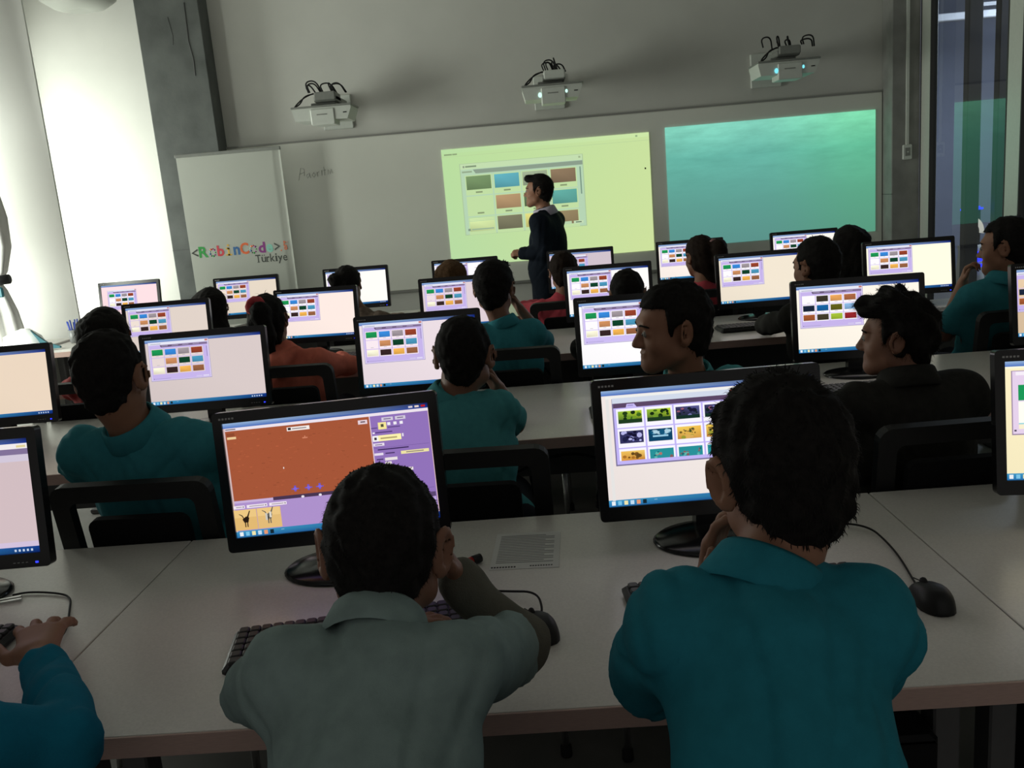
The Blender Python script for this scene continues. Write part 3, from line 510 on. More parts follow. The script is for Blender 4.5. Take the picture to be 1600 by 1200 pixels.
for r in range(4):
    segs = [(-2.538, -.894), (-.894, .75), (.75, 2.394)]
    if r == 0: segs = segs
    if r == 3: segs = [(-3.46, -2.538)]+segs
    for k, (a, b) in enumerate(segs):
        d = make_desk(a, b, DY[r]); nm = {0: 'left', 1: 'middle', 2: 'right'}
        if r == 3: nm = {0: 'short leftmost', 1: 'left', 2: 'middle', 3: 'right'}
        tag(d, 'white desk with beige front edge, %s one of the %s row' % (nm[k], row_word[r]), 'desk', 'white desks in rows')

# ------------------------------------------------------------------ monitors
SW, SH = .443, .249; TILT = math.radians(7.6)
def ring_face(mb, o, i, y, mi=0):
    n = len(o); mb.add([(x, y, z) for x, z in o]+[(x, y, z) for x, z in i], [(k, k+n, (k+1) % n+n, (k+1) % n) for k in range(n)], mi)
def make_monitor_parts():
    T = Matrix.Translation((0, 0, .095)) @ Matrix.Rotation(-TILT, 4, 'X')
    o = rrect(-SW/2-.02, -.031, SW/2+.02, SH+.024, .009); i = rrect(-SW/2, 0, SW/2, SH, .0008); n = len(o)
    b = MB(); ring_face(b, o, i, -.004)
    b.add([(x, -.004, z) for x, z in i]+[(x, .003, z) for x, z in i], [(k, k+n, (k+1) % n+n, (k+1) % n) for k in range(n)])
    b.add([(x, -.004, z) for x, z in o]+[(x, .022, z) for x, z in o], [(k, (k+1) % n, (k+1) % n+n, k+n) for k in range(n)])
    bz = b.mesh('bezel', M['gloss'])
    s = MB(); o2 = rrect(-SW/2+.02, .02, SW/2-.02, SH-.02, .02)
    s.add([(x, .022, z) for x, z in o]+[(x, .05, z) for x, z in o2], [(k, (k+1) % n, (k+1) % n+n, k+n) for k in range(n)]+[list(range(n, 2*n))])
    s.add([(x, .004, z) for x, z in i], [list(range(n))])
    sh = s.mesh('back_shell', M['black'])
    nk = MB(); nk.prism([(-.03, 0), (.03, 0), (.026, .13), (-.026, .13)], .045, .085); nk.box((-.04, .04, .10), (.04, .085, .19), b=.01)
    nkm = nk.mesh('stand_neck', M['gloss'])
    ba = MB(); ba.lathe([(.128, 0), (.13, .004), (.122, .010), (.09, .016), (.06, .021), (.03, .024)], 36, sy=.78, T=Matrix.Translation((0, .01, 0)))
    bam = ba.mesh('stand_base', M['gloss'])
    mk = MB()
    for k in range(5): mk.box((-SW/2-.005+.007*k, -.0046, SH+.008), (-SW/2-.0005+.007*k, -.0041, SH+.012))
    for k in range(4): mk.box((SW/2-.06+.009*k, -.0046, -.02), (SW/2-.055+.009*k, -.0041, -.0185))
    mkm = mk.mesh('bezel_print', M['mark'])
    ld = MB(); ld.box((SW/2-.012, -.0048, -.022), (SW/2-.006, -.0041, -.018)); ldm = ld.mesh('power_light', M['ledb'])
    return T, [('bezel', bz, 1), ('back_shell', sh, 1), ('stand_neck', nkm, 0), ('stand_base', bam, 0), ('bezel_print', mkm, 1), ('power_light', ldm, 1)]
MT, MPARTS = make_monitor_parts()
def monitor(x, y, yaw, content, label, zoff=0, roll=0, sc=1):
    t = empty('monitor', (x, y, DZ+zoff), math.radians(yaw), label, 'monitor', 'black monitors along the desk rows')
    t.scale = (sc, sc, sc)
    TT = MT @ Matrix.Rotation(math.radians(roll), 4, 'Y')
    for nm, me, onp in MPARTS:
        o = bpy.data.objects.new(nm, me); C.objects.link(o); o.parent = t
        if onp: o.matrix_local = TT
    s = canvas('screen', content, SW, SH, M['screen'], t); s.matrix_local = TT @ Matrix.Translation((0, .0025, 0))
    return t
PINK, BEIGE, WHITE, GREY, CREAM = (216, 194, 192), (232, 212, 190), (252, 250, 250), (208, 196, 200), (252, 240, 214)
MON = [
    (-1.332, 1.763, 2.3, blank((206, 186, 190)), 'monitor cut by the left edge showing a blank lavender window', 0),
    (-.466, 1.79, .55, game((220, 190, 190)), 'nearest monitor with a terracotta game ground and purple side panel', -1.6),
    (.338, 1.804, 1.7, landscapes((238, 228, 224)), 'monitor with landscape thumbnails before the boy in blue-teal polo', 0),
    (1.166, 1.761, -7.8, bigdialog((250, 238, 196)), 'monitor cut by the right edge with a green thumbnail, front row', 0),
    (-2.115, 3.26, 3, dialog(BEIGE), 'beige screen at the left edge behind the big teal boy', 0),
    (-1.285, 3.274, 1.95, dialog((214, 200, 198)), 'pinkish screen right of the big teal boy in second row', 0),
    (-.467, 3.292, -.47, dialog((232, 218, 224)), 'screen faced by the boy resting chin on hand, second row', 0),
    (.372, 3.341, -.58, dialog((254, 252, 254)), 'brilliant white screen behind the boy looking sideways', 0),
    (1.188, 3.309, -4.37, dialog((252, 244, 230), 1), 'cream screen with scrolled dark thumbnails beside the curly-haired boy', 0),
    (2.0, 3.306, -3.4, dialog((216, 190, 158), 1, -.03), 'tan screen cut by the right edge, second row', 0),
    (-2.039, 4.759, 1.8, dialog((222, 208, 198)), 'beige screen above the big teal boy, left of third row', 0),
    (-1.24, 4.859, -6.8, dialog((250, 232, 224)), 'pinkish-white screen right of the ponytailed coral girl', 0),
    (-.415, 4.85, -.5, dialog((222, 206, 212)), 'pale screen left of the teal boy in third row', 0),
    (.387, 4.85, -.44, dialog((254, 250, 246)), 'white screen half hidden by one dark head, third row', 0),
    (1.223, 4.886, -.39, dialog((240, 228, 208)), 'wide cream screen left of the short-haired boy in third row', 0),
    (2.031, 4.897, -4.5, dialog((254, 250, 226)), 'bright cream screen at right, below the glass wall', 0),
    (-3.08, 6.6, -4, dialog((252, 222, 226), 0, .08, .12), 'pink glaring screen standing apart against the bright wall', 0),
    (-2.121, 6.406, -.6, dialog((228, 214, 196)), 'screen below the banner lettering in back row', 0),
    (-1.321, 6.446, -.95, dialog((253, 250, 244)), 'white screen right of the girl with a bun, back row', 0),
    (-.514, 6.414, -.3, dialog((252, 248, 250)), 'white screen with a light brown head before it, back row', 0),
    (.323, 6.434, -.1, dialog((206, 192, 202), 0, .08, .05), 'greyish screen right of the teacher in back row', 0),
    (1.113, 6.451, -2.6, dialog((252, 240, 232)), 'screen before the red-topped girl with ponytail, back row', 0),
    (1.94, 6.473, 0, dialog((253, 248, 238)), 'rightmost screen of the back row beside long dark hair', 0),
]
for i, (x, y, yw, ct, lb, rl) in enumerate(MON): monitor(x, y, yw, ct, lb, .025 if i == 16 else 0, rl)
#@@PEOPLE
# ------------------------------------------------------------------ people: smooth distance fields meshed into one continuous surface
def nrm(a): a = V(a); return a/(np.linalg.norm(a)+1e-12)
def rotm(yaw=0, pitch=0, roll=0):
    """yaw + turns left, pitch + nods down, roll + tips to the right; columns are right, forward, up"""
    cy, sy, cp, sp, cr_, sr = math.cos(yaw), math.sin(yaw), math.cos(pitch), math.sin(pitch), math.cos(roll), math.sin(roll)
    Z = np.array([[cy, -sy, 0], [sy, cy, 0], [0, 0, 1]]); X = np.array([[1, 0, 0], [0, cp, sp], [0, -sp, cp]]); Y = np.array([[cr_, 0, sr], [0, 1, 0], [-sr, 0, cr_]])
    return Z @ X @ Y
class Field:
    def __init__(s): s.ops = []
    def add(s, fn, lo, hi, k=.02, mode='u'): s.ops.append((fn, V(lo), V(hi), k, mode)); return s
    def cone(s, a, b, ra, rb, k=.02, mode='u'):
        a, b = V(a), V(b); ab = b-a; L = float(ab @ ab)+1e-12; R_ = max(ra, rb)
        def fn(X, Y, Z):
            t = np.clip(((X-a[0])*ab[0]+(Y-a[1])*ab[1]+(Z-a[2])*ab[2])/L, 0, 1)
            return np.sqrt((X-a[0]-t*ab[0])**2+(Y-a[1]-t*ab[1])**2+(Z-a[2]-t*ab[2])**2)-(ra+(rb-ra)*t)
        return s.add(fn, np.minimum(a, b)-R_, np.maximum(a, b)+R_, k, mode)
    def chain(s, pts, rs, k=.01):
        for i in range(len(pts)-1): s.cone(pts[i], pts[i+1], rs[i], rs[i+1], k)
        return s
    def ell(s, c, r, Rm=None, k=.02, mode='u'):
        c, r = V(c), V(r); Rm = np.eye(3) if Rm is None else Rm; ext = np.abs(Rm) @ r
        def fn(X, Y, Z):
            dx, dy, dz = X-c[0], Y-c[1], Z-c[2]
            q = [(Rm[0, i]*dx+Rm[1, i]*dy+Rm[2, i]*dz)/r[i] for i in range(3)]
            k0 = np.sqrt(q[0]**2+q[1]**2+q[2]**2); k1 = np.sqrt((q[0]/r[0])**2+(q[1]/r[1])**2+(q[2]/r[2])**2)+1e-9
            return k0*(k0-1)/k1
        return s.add(fn, c-ext, c+ext, k, mode)
    def mesh(s, name, mats, vox, disp=None, clip=None):
        us = [o for o in s.ops if o[4] == 'u']
        lo = np.min([o[1] for o in us], 0)-3*vox; hi = np.max([o[2] for o in us], 0)+3*vox
        n = np.ceil((hi-lo)/vox).astype(int)+1; ax = [(lo[i]+vox*np.arange(n[i])).astype(np.float32) for i in range(3)]
        F = np.full(n, .06, np.float32)
        for fn, a, b, k, mode in s.ops:
            m = k+2*vox if mode != 'd' else k+vox
            i0 = np.maximum(((a-m-lo)/vox).astype(int), 0); i1 = np.minimum(((b+m-lo)/vox).astype(int)+2, n)
            if (i1 <= i0).any(): continue
            sl = tuple(slice(i0[i], i1[i]) for i in range(3))
            d = fn(ax[0][sl[0]][:, None, None], ax[1][sl[1]][None, :, None], ax[2][sl[2]][None, None, :]); A = F[sl]
            if mode == 'u': h = np.maximum(k-np.abs(A-d), 0)/k; F[sl] = np.minimum(A, d)-h*h*k*.25
            elif mode == 'd': h = np.maximum(k-np.abs(A+d), 0)/k; F[sl] = np.maximum(A, -d)+h*h*k*.25
        X, Y, Z = ax[0][:, None, None], ax[1][None, :, None], ax[2][None, None, :]
        if disp: F += disp(X, Y, Z)
        if clip:
            for fn, k in clip: d = fn(X, Y, Z); h = np.maximum(k-np.abs(F-d), 0)/k; F = np.maximum(F, d)+h*h*k*.25
        S = F < 0; c = np.zeros(n-1, np.int8)
        off = [(i, j, k) for i in (0, 1) for j in (0, 1) for k in (0, 1)]
        for i, j, k in off: c += S[i:n[0]-1+i, j:n[1]-1+j, k:n[2]-1+k]
        idx = np.argwhere((c > 0) & (c < 8)); N = len(idx); vid = np.full(n-1, -1, np.int32); vid[tuple(idx.T)] = np.arange(N)
        vals = np.stack([F[idx[:, 0]+i, idx[:, 1]+j, idx[:, 2]+k] for i, j, k in off], 1); acc = np.zeros((N, 3)); cnt = np.zeros(N)
        O = np.array(off, float)
        for a in range(8):
            for b in range(a+1, 8):
                if np.abs(O[a]-O[b]).sum() != 1: continue
                va, vb = vals[:, a], vals[:, b]; m = (va < 0) != (vb < 0); t = np.where(m, va/np.where(m, va-vb, 1), 0)
                acc += np.where(m[:, None], O[a]+t[:, None]*(O[b]-O[a]), 0); cnt += m
        P = lo+(idx+acc/np.maximum(cnt, 1)[:, None])*vox
        quads = []
        for axn in range(3):
            o = [0, 0, 0]; o[axn] = 1; b_, c_ = (axn+1) % 3, (axn+2) % 3
            sl0 = [slice(1, n[i]-1) for i in range(3)]; sl0[axn] = slice(0, n[axn]-1); sl1 = list(sl0); sl1[axn] = slice(1, n[axn])
            A, B = S[tuple(sl0)], S[tuple(sl1)]; e = np.argwhere(A != B)+np.array([0 if i == axn else 1 for i in range(3)]); fl = A[A != B]
            def g(db, dc): q = e.copy(); q[:, b_] += db; q[:, c_] += dc; return vid[tuple(q.T)]
            Q = np.stack([g(-1, -1), g(0, -1), g(0, 0), g(-1, 0)], 1); Q[~fl] = Q[~fl][:, ::-1]; quads.append(Q)
        Q = np.concatenate(quads); Q = Q[(Q >= 0).all(1)]
        return np_mesh(name, P, Q, mats), P, Q
def np_mesh(name, P, Q, mats, tris=None):
    me = bpy.data.meshes.new(name); nq = len(Q); nt_ = 0 if tris is None else len(tris)
    me.vertices.add(len(P)); me.vertices.foreach_set('co', np.asarray(P, np.float32).ravel())
    loops = Q.ravel() if tris is None else np.concatenate([Q.ravel(), tris.ravel()])
    me.loops.add(len(loops)); me.loops.foreach_set('vertex_index', loops.astype(np.int32)); me.polygons.add(nq+nt_)
    st = np.concatenate([np.arange(nq)*4, nq*4+np.arange(nt_)*3]); me.polygons.foreach_set('loop_start', st.astype(np.int32))
    me.polygons.foreach_set('use_smooth', np.concatenate([np.ones(nq, bool), np.zeros(nt_, bool)])); me.materials.append(mats); me.update(calc_edges=True); return me
def link(name, me, parent):
    o = bpy.data.objects.new(name, me); C.objects.link(o); o.parent = parent; return o
def folds(seed, amp, fz=1.0, centre=None):
    """soft cloth: low swells plus a few sharper creases"""
    R_ = random.Random(seed); w_ = []
    for k in range(6):
        a = R_.uniform(0, 6.28); fr = R_.uniform(25, 60); w_.append((fr*math.cos(a), fr*math.sin(a), fr*R_.uniform(-.5, .5)*fz, R_.uniform(0, 6.28)))
    cs = []
    for k in range(4):
        a = R_.uniform(-.5, .5); fr = R_.uniform(34, 58); cs.append((fr*math.cos(a), fr*.5*math.sin(a), fr*R_.uniform(-.75, .75)*fz, R_.uniform(0, 6.28), R_.uniform(8, 16), R_.uniform(0, 6.28)))
    def fn(X, Y, Z):
        t = 0
        for kx, ky, kz, ph in w_: t = t+np.sin(kx*X+ky*Y+kz*Z+ph)
        c = 0
        for kx, ky, kz, ph, lf, p2 in cs: c = c+np.maximum(0, 1-np.abs(np.sin(.5*(kx*X+ky*Y+kz*Z+ph+1.3*np.sin(lf*Z+p2))))*3.2)*(.5+.5*np.sin(lf*.8*Z+lf*.6*X+p2))
        return np.clip(amp*(.28*t+.75*c), -.9*amp, .85*amp).astype(np.float32)
    return fn
def bumps(seed, amp, f0):
    R_ = random.Random(seed); w_ = [(*(nrm([R_.gauss(0, 1) for _ in range(3)])*R_.uniform(.6, 1.4)*f0), R_.uniform(0, 6.28)) for _ in range(9)]
    def fn(X, Y, Z):
        t = 0
        for kx, ky, kz, ph in w_: t = t+np.sin(kx*X+ky*Y+kz*Z+ph)
        return (amp/2.5*t).astype(np.float32)
    return fn
def strands(P, Q, center, crown, n, length, seed, width=.0011, lift=.45, down=0.0, keep=None):
    """short tapered hair strands rooted on the hair surface"""
    R_ = np.random.RandomState(seed); fv = P[Q]; nr = np.cross(fv[:, 2]-fv[:, 0], fv[:, 3]-fv[:, 1]); ar = np.linalg.norm(nr, axis=1)+1e-15; nr = nr/ar[:, None]
    ct = fv.mean(1); wgt = ar.copy()
    if keep is not None: wgt = wgt*keep(ct)
    i = R_.choice(len(Q), n, p=wgt/wgt.sum()); u = R_.rand(n, 1); v_ = R_.rand(n, 1)
    p = fv[i, 0]*(1-u)*(1-v_)+fv[i, 1]*u*(1-v_)+fv[i, 2]*u*v_+fv[i, 3]*(1-u)*v_; N_ = nr[i]
    fl = p-V(crown); fl = fl-(fl*N_).sum(1)[:, None]*N_; fl = fl/(np.linalg.norm(fl, axis=1)[:, None]+1e-6); fl[:, 2] -= down
    d = fl+N_*lift*R_.uniform(.3, 1.4, (n, 1))+R_.normal(0, .25, (n, 3)); d = d/np.linalg.norm(d, axis=1)[:, None]
    sd = np.cross(d, N_); sd = sd/(np.linalg.norm(sd, axis=1)[:, None]+1e-9); L_ = length*R_.uniform(.5, 1.2, (n, 1))
    m = p+d*L_*.55+N_*L_*.05; tip = p+d*L_-N_*L_*.12; a = p-N_*.003
    vs = np.stack([a-sd*width, a+sd*width, m+sd*width*.7, m-sd*width*.7, tip], 1).reshape(-1, 3); b = np.arange(n)[:, None]*5
    return vs, np.concatenate([b+0, b+1, b+2, b+3], 1), np.concatenate([b+3, b+2, b+4], 1)
def hand(F, W, d, b, side, s, curl=.5, thumb=.6, spread=.1):
    """W wrist, d finger direction, b out of the back of the hand, side +1 right hand; four fingers of unequal length and a thumb from the side of the palm"""
    d = nrm(d); b = nrm(b-np.dot(b, d)*d); l = np.cross(d, b)*(-side)   # l points to the thumb side
    kn = [(.026, .074, .034, .021, .016), (.009, .079, .038, .024, .018), (-.009, .075, .035, .023, .017), (-.025, .067, .028, .018, .015)]
    for q, (lo_, ml, a1, a2, a3) in enumerate(kn):
        base = W+l*lo_*.55*s+d*.008*s; K = W+l*lo_*s+d*ml*s
        F.cone(base, K, .0135*s, .0105*s, .014*s)
        dd = nrm(d+l*spread*(1.5-q)*.5); ang = 0; p = K; rr = (.0092, .0082, .0074, .0062)
        for j, (ln, tw) in enumerate(((a1, .55), (a2, .85), (a3, .6))):
            ang += curl*tw*1.5; dr = dd*math.cos(ang)-b*math.sin(ang); p2 = p+dr*ln*s; F.cone(p, p2, rr[j]*s, rr[j+1]*s, .004*s); p = p2
    t0 = W+d*.016*s+l*.018*s-b*.004*s; d1 = nrm(d*.62+l*.8-b*.25*(1+thumb)); t1 = t0+d1*.036*s; d2 = nrm(d*.9+l*(.5-.5*thumb)-b*.3*thumb); t2 = t1+d2*.028*s; d3 = nrm(d*.95+l*(.25-.6*thumb)-b*.45*thumb); t3 = t2+d3*.02*s
    F.cone(t0, t1, .0135*s, .0105*s, .012*s); F.cone(t1, t2, .0105*s, .009*s, .004*s); F.cone(t2, t3, .009*s, .007*s, .004*s)
def head_ops(F, Hc, Rh, s):
    g = lambda x, y, z: Hc+Rh @ (V(x, y, z)*s)
    def E(c, r, k=.02, mode='u', R2=None): F.ell(g(*c), V(r)*s, Rh if R2 is None else Rh @ R2, k*s, mode)
    E((0, -.008, .022), (.071, .090, .083)); E((0, .026, -.04), (.054, .060, .064), .035); E((0, .066, -.088), (.022, .017, .016), .03)
    for q in (-1, 1): E((q*.038, .05, -.035), (.022, .025, .022), .03); F.cone(g(q*.05, .015, -.065), g(q*.012, .07, -.092), .018*s, .016*s, .03*s)
    F.cone(g(-.03, .077, .022), g(.03, .077, .022), .011*s, .011*s, .02*s)
    for q in (-1, 1): E((q*.031, .094, .001), (.017, .013, .011), .012, 'd'); E((q*.031, .0735, .0), (.0155, .012, .012), .006)
    F.cone(g(0, .084, .004), g(0, .104, -.030), .0075*s, .0105*s, .012*s); 
    for q in (-1, 1): E((q*.011, .094, -.034), (.008, .009, .007), .008)
    E((0, .084, -.056), (.021, .010, .006), .006); E((0, .083, -.067), (.018, .010, .0065), .006); E((0, .097, -.0615), (.019, .0045, .0013), .003, 'd')
    for q in (-1, 1):
        R2 = rotm(q*-.55, 0, q*.12); E((q*.082, -.012, -.006), (.008, .024, .037), .006, 'u', R2); E((q*.088, -.009, -.004), (.005, .013, .023), .004, 'd', R2); E((q*.076, -.002, -.034), (.006, .008, .010), .006)
def person(lab, H, ha=(0, 0, 0), hs=1.0, S=None, sw=.115, st=0, pel=None, bs=1.0, arms=(None, None), shirt='teal', sleeve='short', under=None, skin='skin', hair='hair', style='short', vox=.009, collar=True, legs='sit', seed=1, nst=500, extra=None, gaze=0):
    H = V(H); Rh = rotm(*ha); S = V(S) if S is not None else H+V(0, -.06, -.19); pel = V(pel) if pel is not None else V(S[0], 3.90 if S[1] < 4.5 else 5.42, .578)
    root = empty('person', (pel[0], pel[1], 0), 0, lab, 'person', 'children at the computers' if legs == 'sit' else None); O = -V(pel[0], pel[1], 0)
    H, S, pel = H+O, S+O, pel+O
    ri = V(math.cos(st), math.sin(st), 0); up = nrm(S-pel); fw = nrm(np.cross(up, ri)); Rt = np.stack([nrm(ri-up*np.dot(ri, up)), fw, up], 1)
    tl = lambda x, y, z: Rt @ V(x, y, z)
    SL, SR = S-ri*sw-up*.038*bs, S+ri*sw-up*.038*bs; Nb = S+up*.0*bs+fw*.012*bs; Nt = H+Rh @ (V(0, -.022, -.055)*hs)
    L_ = np.linalg.norm(S-pel)
    def torso(F, g, sh=1.0):
        w_ = sw*1.12
        F.ell(S-up*.145*bs, V(w_*.98+g, .088*bs+g, .135*bs+g), Rt, .05); F.ell(S-up*.065*bs-fw*.008, V(w_*.98+g, .062*bs+g, .055*bs+g), Rt, .05); F.ell(S-up*L_*.55, V(w_*.92+g, .088*bs+g, L_*.36+g), Rt, .06); F.ell(pel+up*.01, V(w_*1.02+g, .092*bs+g, .085+g), Rt, .05)
        for A in (SL, SR): F.cone(A, S-up*.045, .045*bs+g, .05*bs+g, .03); F.cone(Nb, A-up*.004, .030*bs+g*.6, .034*bs+g, .03)
    # resolve arms: each is dict(E=, W=, d=, b=, curl=) in world coordinates
    AR = []
    for q, (a, A) in enumerate(zip(arms, (SL, SR))):
        sgn = -1 if q == 0 else 1
        if a is None:
            Wd = V(A[0]+sgn*.02, A[1]+.36*bs, .79) if legs == 'sit' else A+V(0, .05, -.5); a = dict(E=(A+Wd)/2+V(sgn*.10, -.04, -.02)-O, W=Wd-O, d=(-sgn*.25, 1, .06), b=(0, 0, 1), curl=.3)
        AR.append((A, V(a['E'])+O, V(a['W'])+O, a, sgn))
    # skin: one continuous body
    B = Field(); head_ops(B, H, Rh, hs)
    B.cone(Nb-up*.02, Nt, .046*bs, .047*hs, .03); B.cone(Nb, Nb-up*.06, .05*bs, .06*bs, .03)
    torso(B, -.013)
    for A, E_, W_, a, sgn in AR:
        B.cone(A, E_, .037*bs, .032*bs, .03); B.cone(E_, E_*.65+W_*.35, .032*bs, .032*bs, .015); B.cone(E_*.65+W_*.35, W_, .033*bs, .022*bs, .012)
        hand(B, W_, V(a.get('d', (0, 1, 0))), V(a.get('b', (0, 0, 1))), sgn, a.get('s', .86*bs), a.get('curl', .4), a.get('thumb', .5), a.get('spread', .1))
    G = []
    for q, sgn in enumerate((-1, 1)):
        hip = pel+ri*sgn*.075*bs
        if legs == 'sit': kn = hip+fw*V(1, 1, 0)*.36*bs+V(0, 0, -.028); an = V(kn[0], kn[1]-.02, .085)
        else: kn = hip+V(0, 0, -.40*bs)+fw*.02; an = V(kn[0], kn[1], .10)
        G.append((hip, kn, an)); B.chain([hip, kn, an], [.06*bs, .045*bs, .032*bs], .02); B.cone(an, an+fw*.09*bs-V(0, 0, .045), .032, .026, .02)
    bm, _, _ = B.mesh('body', M[skin], vox); link('body', bm, root)
    # shirt
    F = Field(); torso(F, .010); cl_ = []
    for A, E_, W_, a, sgn in AR:
        if sleeve == 'short':
            e = A+(E_-A)*.78; F.cone(A, e, .052*bs, .058*bs, .035); dv = nrm(E_-A); reach = float(np.dot(A+(E_-A)*.74, dv)); lim = float(np.linalg.norm(E_-A))
        else:
            F.cone(A, E_, .052*bs, .047*bs, .035); cf = a.get('cuff', .012); F.cone(E_, W_-nrm(W_-E_)*cf, .050*bs, .038*bs, .02); F.cone(W_-nrm(W_-E_)*(cf+.03), W_-nrm(W_-E_)*(cf+.01), .039*bs, .039*bs, .008)
    F.cone(Nb-up*.03, Nb+up*.012, .056*bs, .053*bs, .03)
    if extra: extra(F, S, pel, up, fw, ri)
    nk = Nb+up*.026; nd = nrm(Nt-Nb)
    for A, E_, W_, a, sgn in AR:
        if sleeve == 'short':
            dv = nrm(E_-A); e = A+(E_-A)*.76; lim = .075*bs
            def cut(X, Y, Z, dv=dv, e=e, lim=lim):
                h = (X-e[0])*dv[0]+(Y-e[1])*dv[1]+(Z-e[2])*dv[2]; rr = np.sqrt(np.maximum((X-e[0])**2+(Y-e[1])**2+(Z-e[2])**2-h*h, 0)); return np.where(rr < lim*1.4, np.where(h < .09, h, -1), -1)
            F.ops.append((lambda X, Y, Z, dv=dv, e=e: -np.minimum((X-e[0])*dv[0]+(Y-e[1])*dv[1]+(Z-e[2])*dv[2], .076*bs-np.sqrt((X-e[0]-dv[0]*.04)**2+(Y-e[1]-dv[1]*.04)**2+(Z-e[2]-dv[2]*.04)**2)), e-.075*bs, e+.12*bs, .004, 'd'))
    sm, _, _ = F.mesh('shirt', M[shirt], max(vox, .006), folds(seed, .0085 if vox < .008 else .0075))
    link('jacket' if shirt in ('jacket', 'navy') else 'shirt', sm, root)
    if under:
        U = Field()
        for A, E_, W_, a, sgn in AR: U.cone(A+(E_-A)*.5, E_, .043*bs, .043*bs, .01); U.cone(E_, W_, .043*bs, .032*bs, .02)
        for q in range(1):
            um, _, _ = U.mesh('sleeves', M[under], max(vox, .006), folds(seed+9, .004, 3)); link('undershirt_sleeves', um, root)
    if collar:
        cb = MB(); n = 28; tx = nrm(ri-nd*np.dot(ri, nd)); ty = np.cross(nd, tx); vs = []; fs = []; pr = [(.052, .0), (.0555, .040), (.059, .046), (.064, .041), (.079, .002), (.076, -.003)]
        ang = [math.pi/2+.22+(2*math.pi-.44)*i/(n-1) for i in range(n)]
        for rr, hh in pr:
            for a_ in ang: fr = .5+.5*math.sin(a_); hz = hh-.012*fr*(1 if hh > .01 else 2.2); vs.append(Nb+up*.004+tx*rr*bs*math.cos(a_)+ty*rr*bs*1.04*math.sin(a_)+nd*hz*bs)
        for k in range(len(pr)-1):
            for i in range(n-1): fs.append((k*n+i, k*n+i+1, (k+1)*n+i+1, (k+1)*n+i))
        cb.add(vs, fs, 0, True).build('collar', M[shirt if collar is True else collar], root)
    T_ = Field(); T_.ell(pel, V(sw*1.12+.012, .1*bs, .085)*(1 if legs == 'sit' else .84), Rt, .03)
    for hip, kn, an in G: T_.chain([hip, kn, an+V(0, 0, .02)], [.08, .062, .05], .02)
    tm, _, _ = T_.mesh('trousers', M['trousers'], .014); link('trousers', tm, root)
    for hip, kn, an in G:
        h_ = Field(); h_.ell(an+fw*.05*bs+V(0, 0, -.04), V(.042*bs, .11*bs, .045), Rt*0+np.stack([ri, nrm(fw*V(1, 1, 0)), V(0, 0, 1)], 1), .02); h_.cone(an+V(0, 0, -.01), an+V(0, 0, .02), .045*bs, .043*bs, .02)
        s2, _, _ = h_.mesh('shoe', M['shoe'], .014, None, [(lambda X, Y, Z: -(Z-.004)+0*X+0*Y, .004)]); link('shoe', s2, root)
    # eyes
    for q in (-1, 1):
        c = H+Rh @ (V(q*.031, .0785, .0)*hs); e = MB().ball(tuple(c), .0105*hs, 12).build('eye', M['eyew'], root)
        c2 = c+Rh @ (nrm((gaze, 1, -.05))*.0072*hs); MB().ball(tuple(c2), .0052*hs, 10).build('iris', M['iris'], e)
        bw = MB().tube([tuple(H+Rh @ (V(q*x, y, z)*hs)) for x, y, z in ((.012, .089, .019), (.03, .088, .024), (.05, .074, .018))], [.0028*hs, .0034*hs, .0015*hs], 6, 0, 1); bw.build('eyebrow', M[hair], root)
    # hair
    A_ = Field(); g = lambda x, y, z: H+Rh @ (V(x, y, z)*hs); t = dict(short=.011, crop=.007, curly=.018, quiff=.014).get(style, .012)
    A_.ell(g(0, -.010, .024), V(.071+t, .090+t, .083+t)*hs, Rh, .02)
    if style in ('short', 'curly', 'quiff', 'crop'):
        nr_ = .002 if style == 'crop' else .008; A_.ell(g(0, -.044, -.040), V(.046+nr_, .042+nr_, .050+nr_)*hs, Rh, .03)
    if style == 'quiff': A_.cone(g(-.03, .07, .09), g(.03, .07, .09), .024*hs, .024*hs, .03)
    if style == 'curly':
        for x, y, z in ((-.04, .06, .085), (.0, .08, .09), (.04, .06, .085), (-.05, .0, .1), (.05, 0, .1), (0, .02, .115)): A_.ell(g(x, y, z), V(.034, .034, .03)*hs, Rh, .02)
    n1_ = Rh @ nrm((0, .80, -.60)); lim = .030 if style != 'crop' else .024
    def hl(X, Y, Z): return (X-H[0])*n1_[0]+(Y-H[1])*n1_[1]+(Z-H[2])*n1_[2]-lim*hs
    clips = [(hl, .006)]
    def forehead(X, Y, Z):
        lx = (X-H[0])*Rh[0, 0]+(Y-H[1])*Rh[1, 0]+(Z-H[2])*Rh[2, 0]; ly = (X-H[0])*Rh[0, 1]+(Y-H[1])*Rh[1, 1]+(Z-H[2])*Rh[2, 1]; lz = (X-H[0])*Rh[0, 2]+(Y-H[1])*Rh[1, 2]+(Z-H[2])*Rh[2, 2]
        ear = .027*hs-np.sqrt((lx-np.sign(lx)*.085*hs)**2*.5+(ly+.004*hs)**2+(lz+.012*hs)**2*.75)
        return np.maximum(ear, np.minimum(ly-.03*hs-.0*lx, .062*hs-lz))
    if style not in ('long', 'longpony'): clips.append((forehead, .008))
    else: clips = [(lambda X, Y, Z: np.minimum((X-H[0])*Rh[0, 1]+(Y-H[1])*Rh[1, 1]+(Z-H[2])*Rh[2, 1]-.035*hs, .055*hs-((X-H[0])*Rh[0, 2]+(Y-H[1])*Rh[1, 2]+(Z-H[2])*Rh[2, 2])), .006)]
    if style == 'long':
        for x, y in ((-.05, -.05), (0, -.075), (.05, -.05)): A_.chain([g(x, y, .03), g(x*1.15, y-.02, -.12), V(g(x*1.2, y-.02, -.22))], [.05*hs, .046*hs, .03*hs], .03)
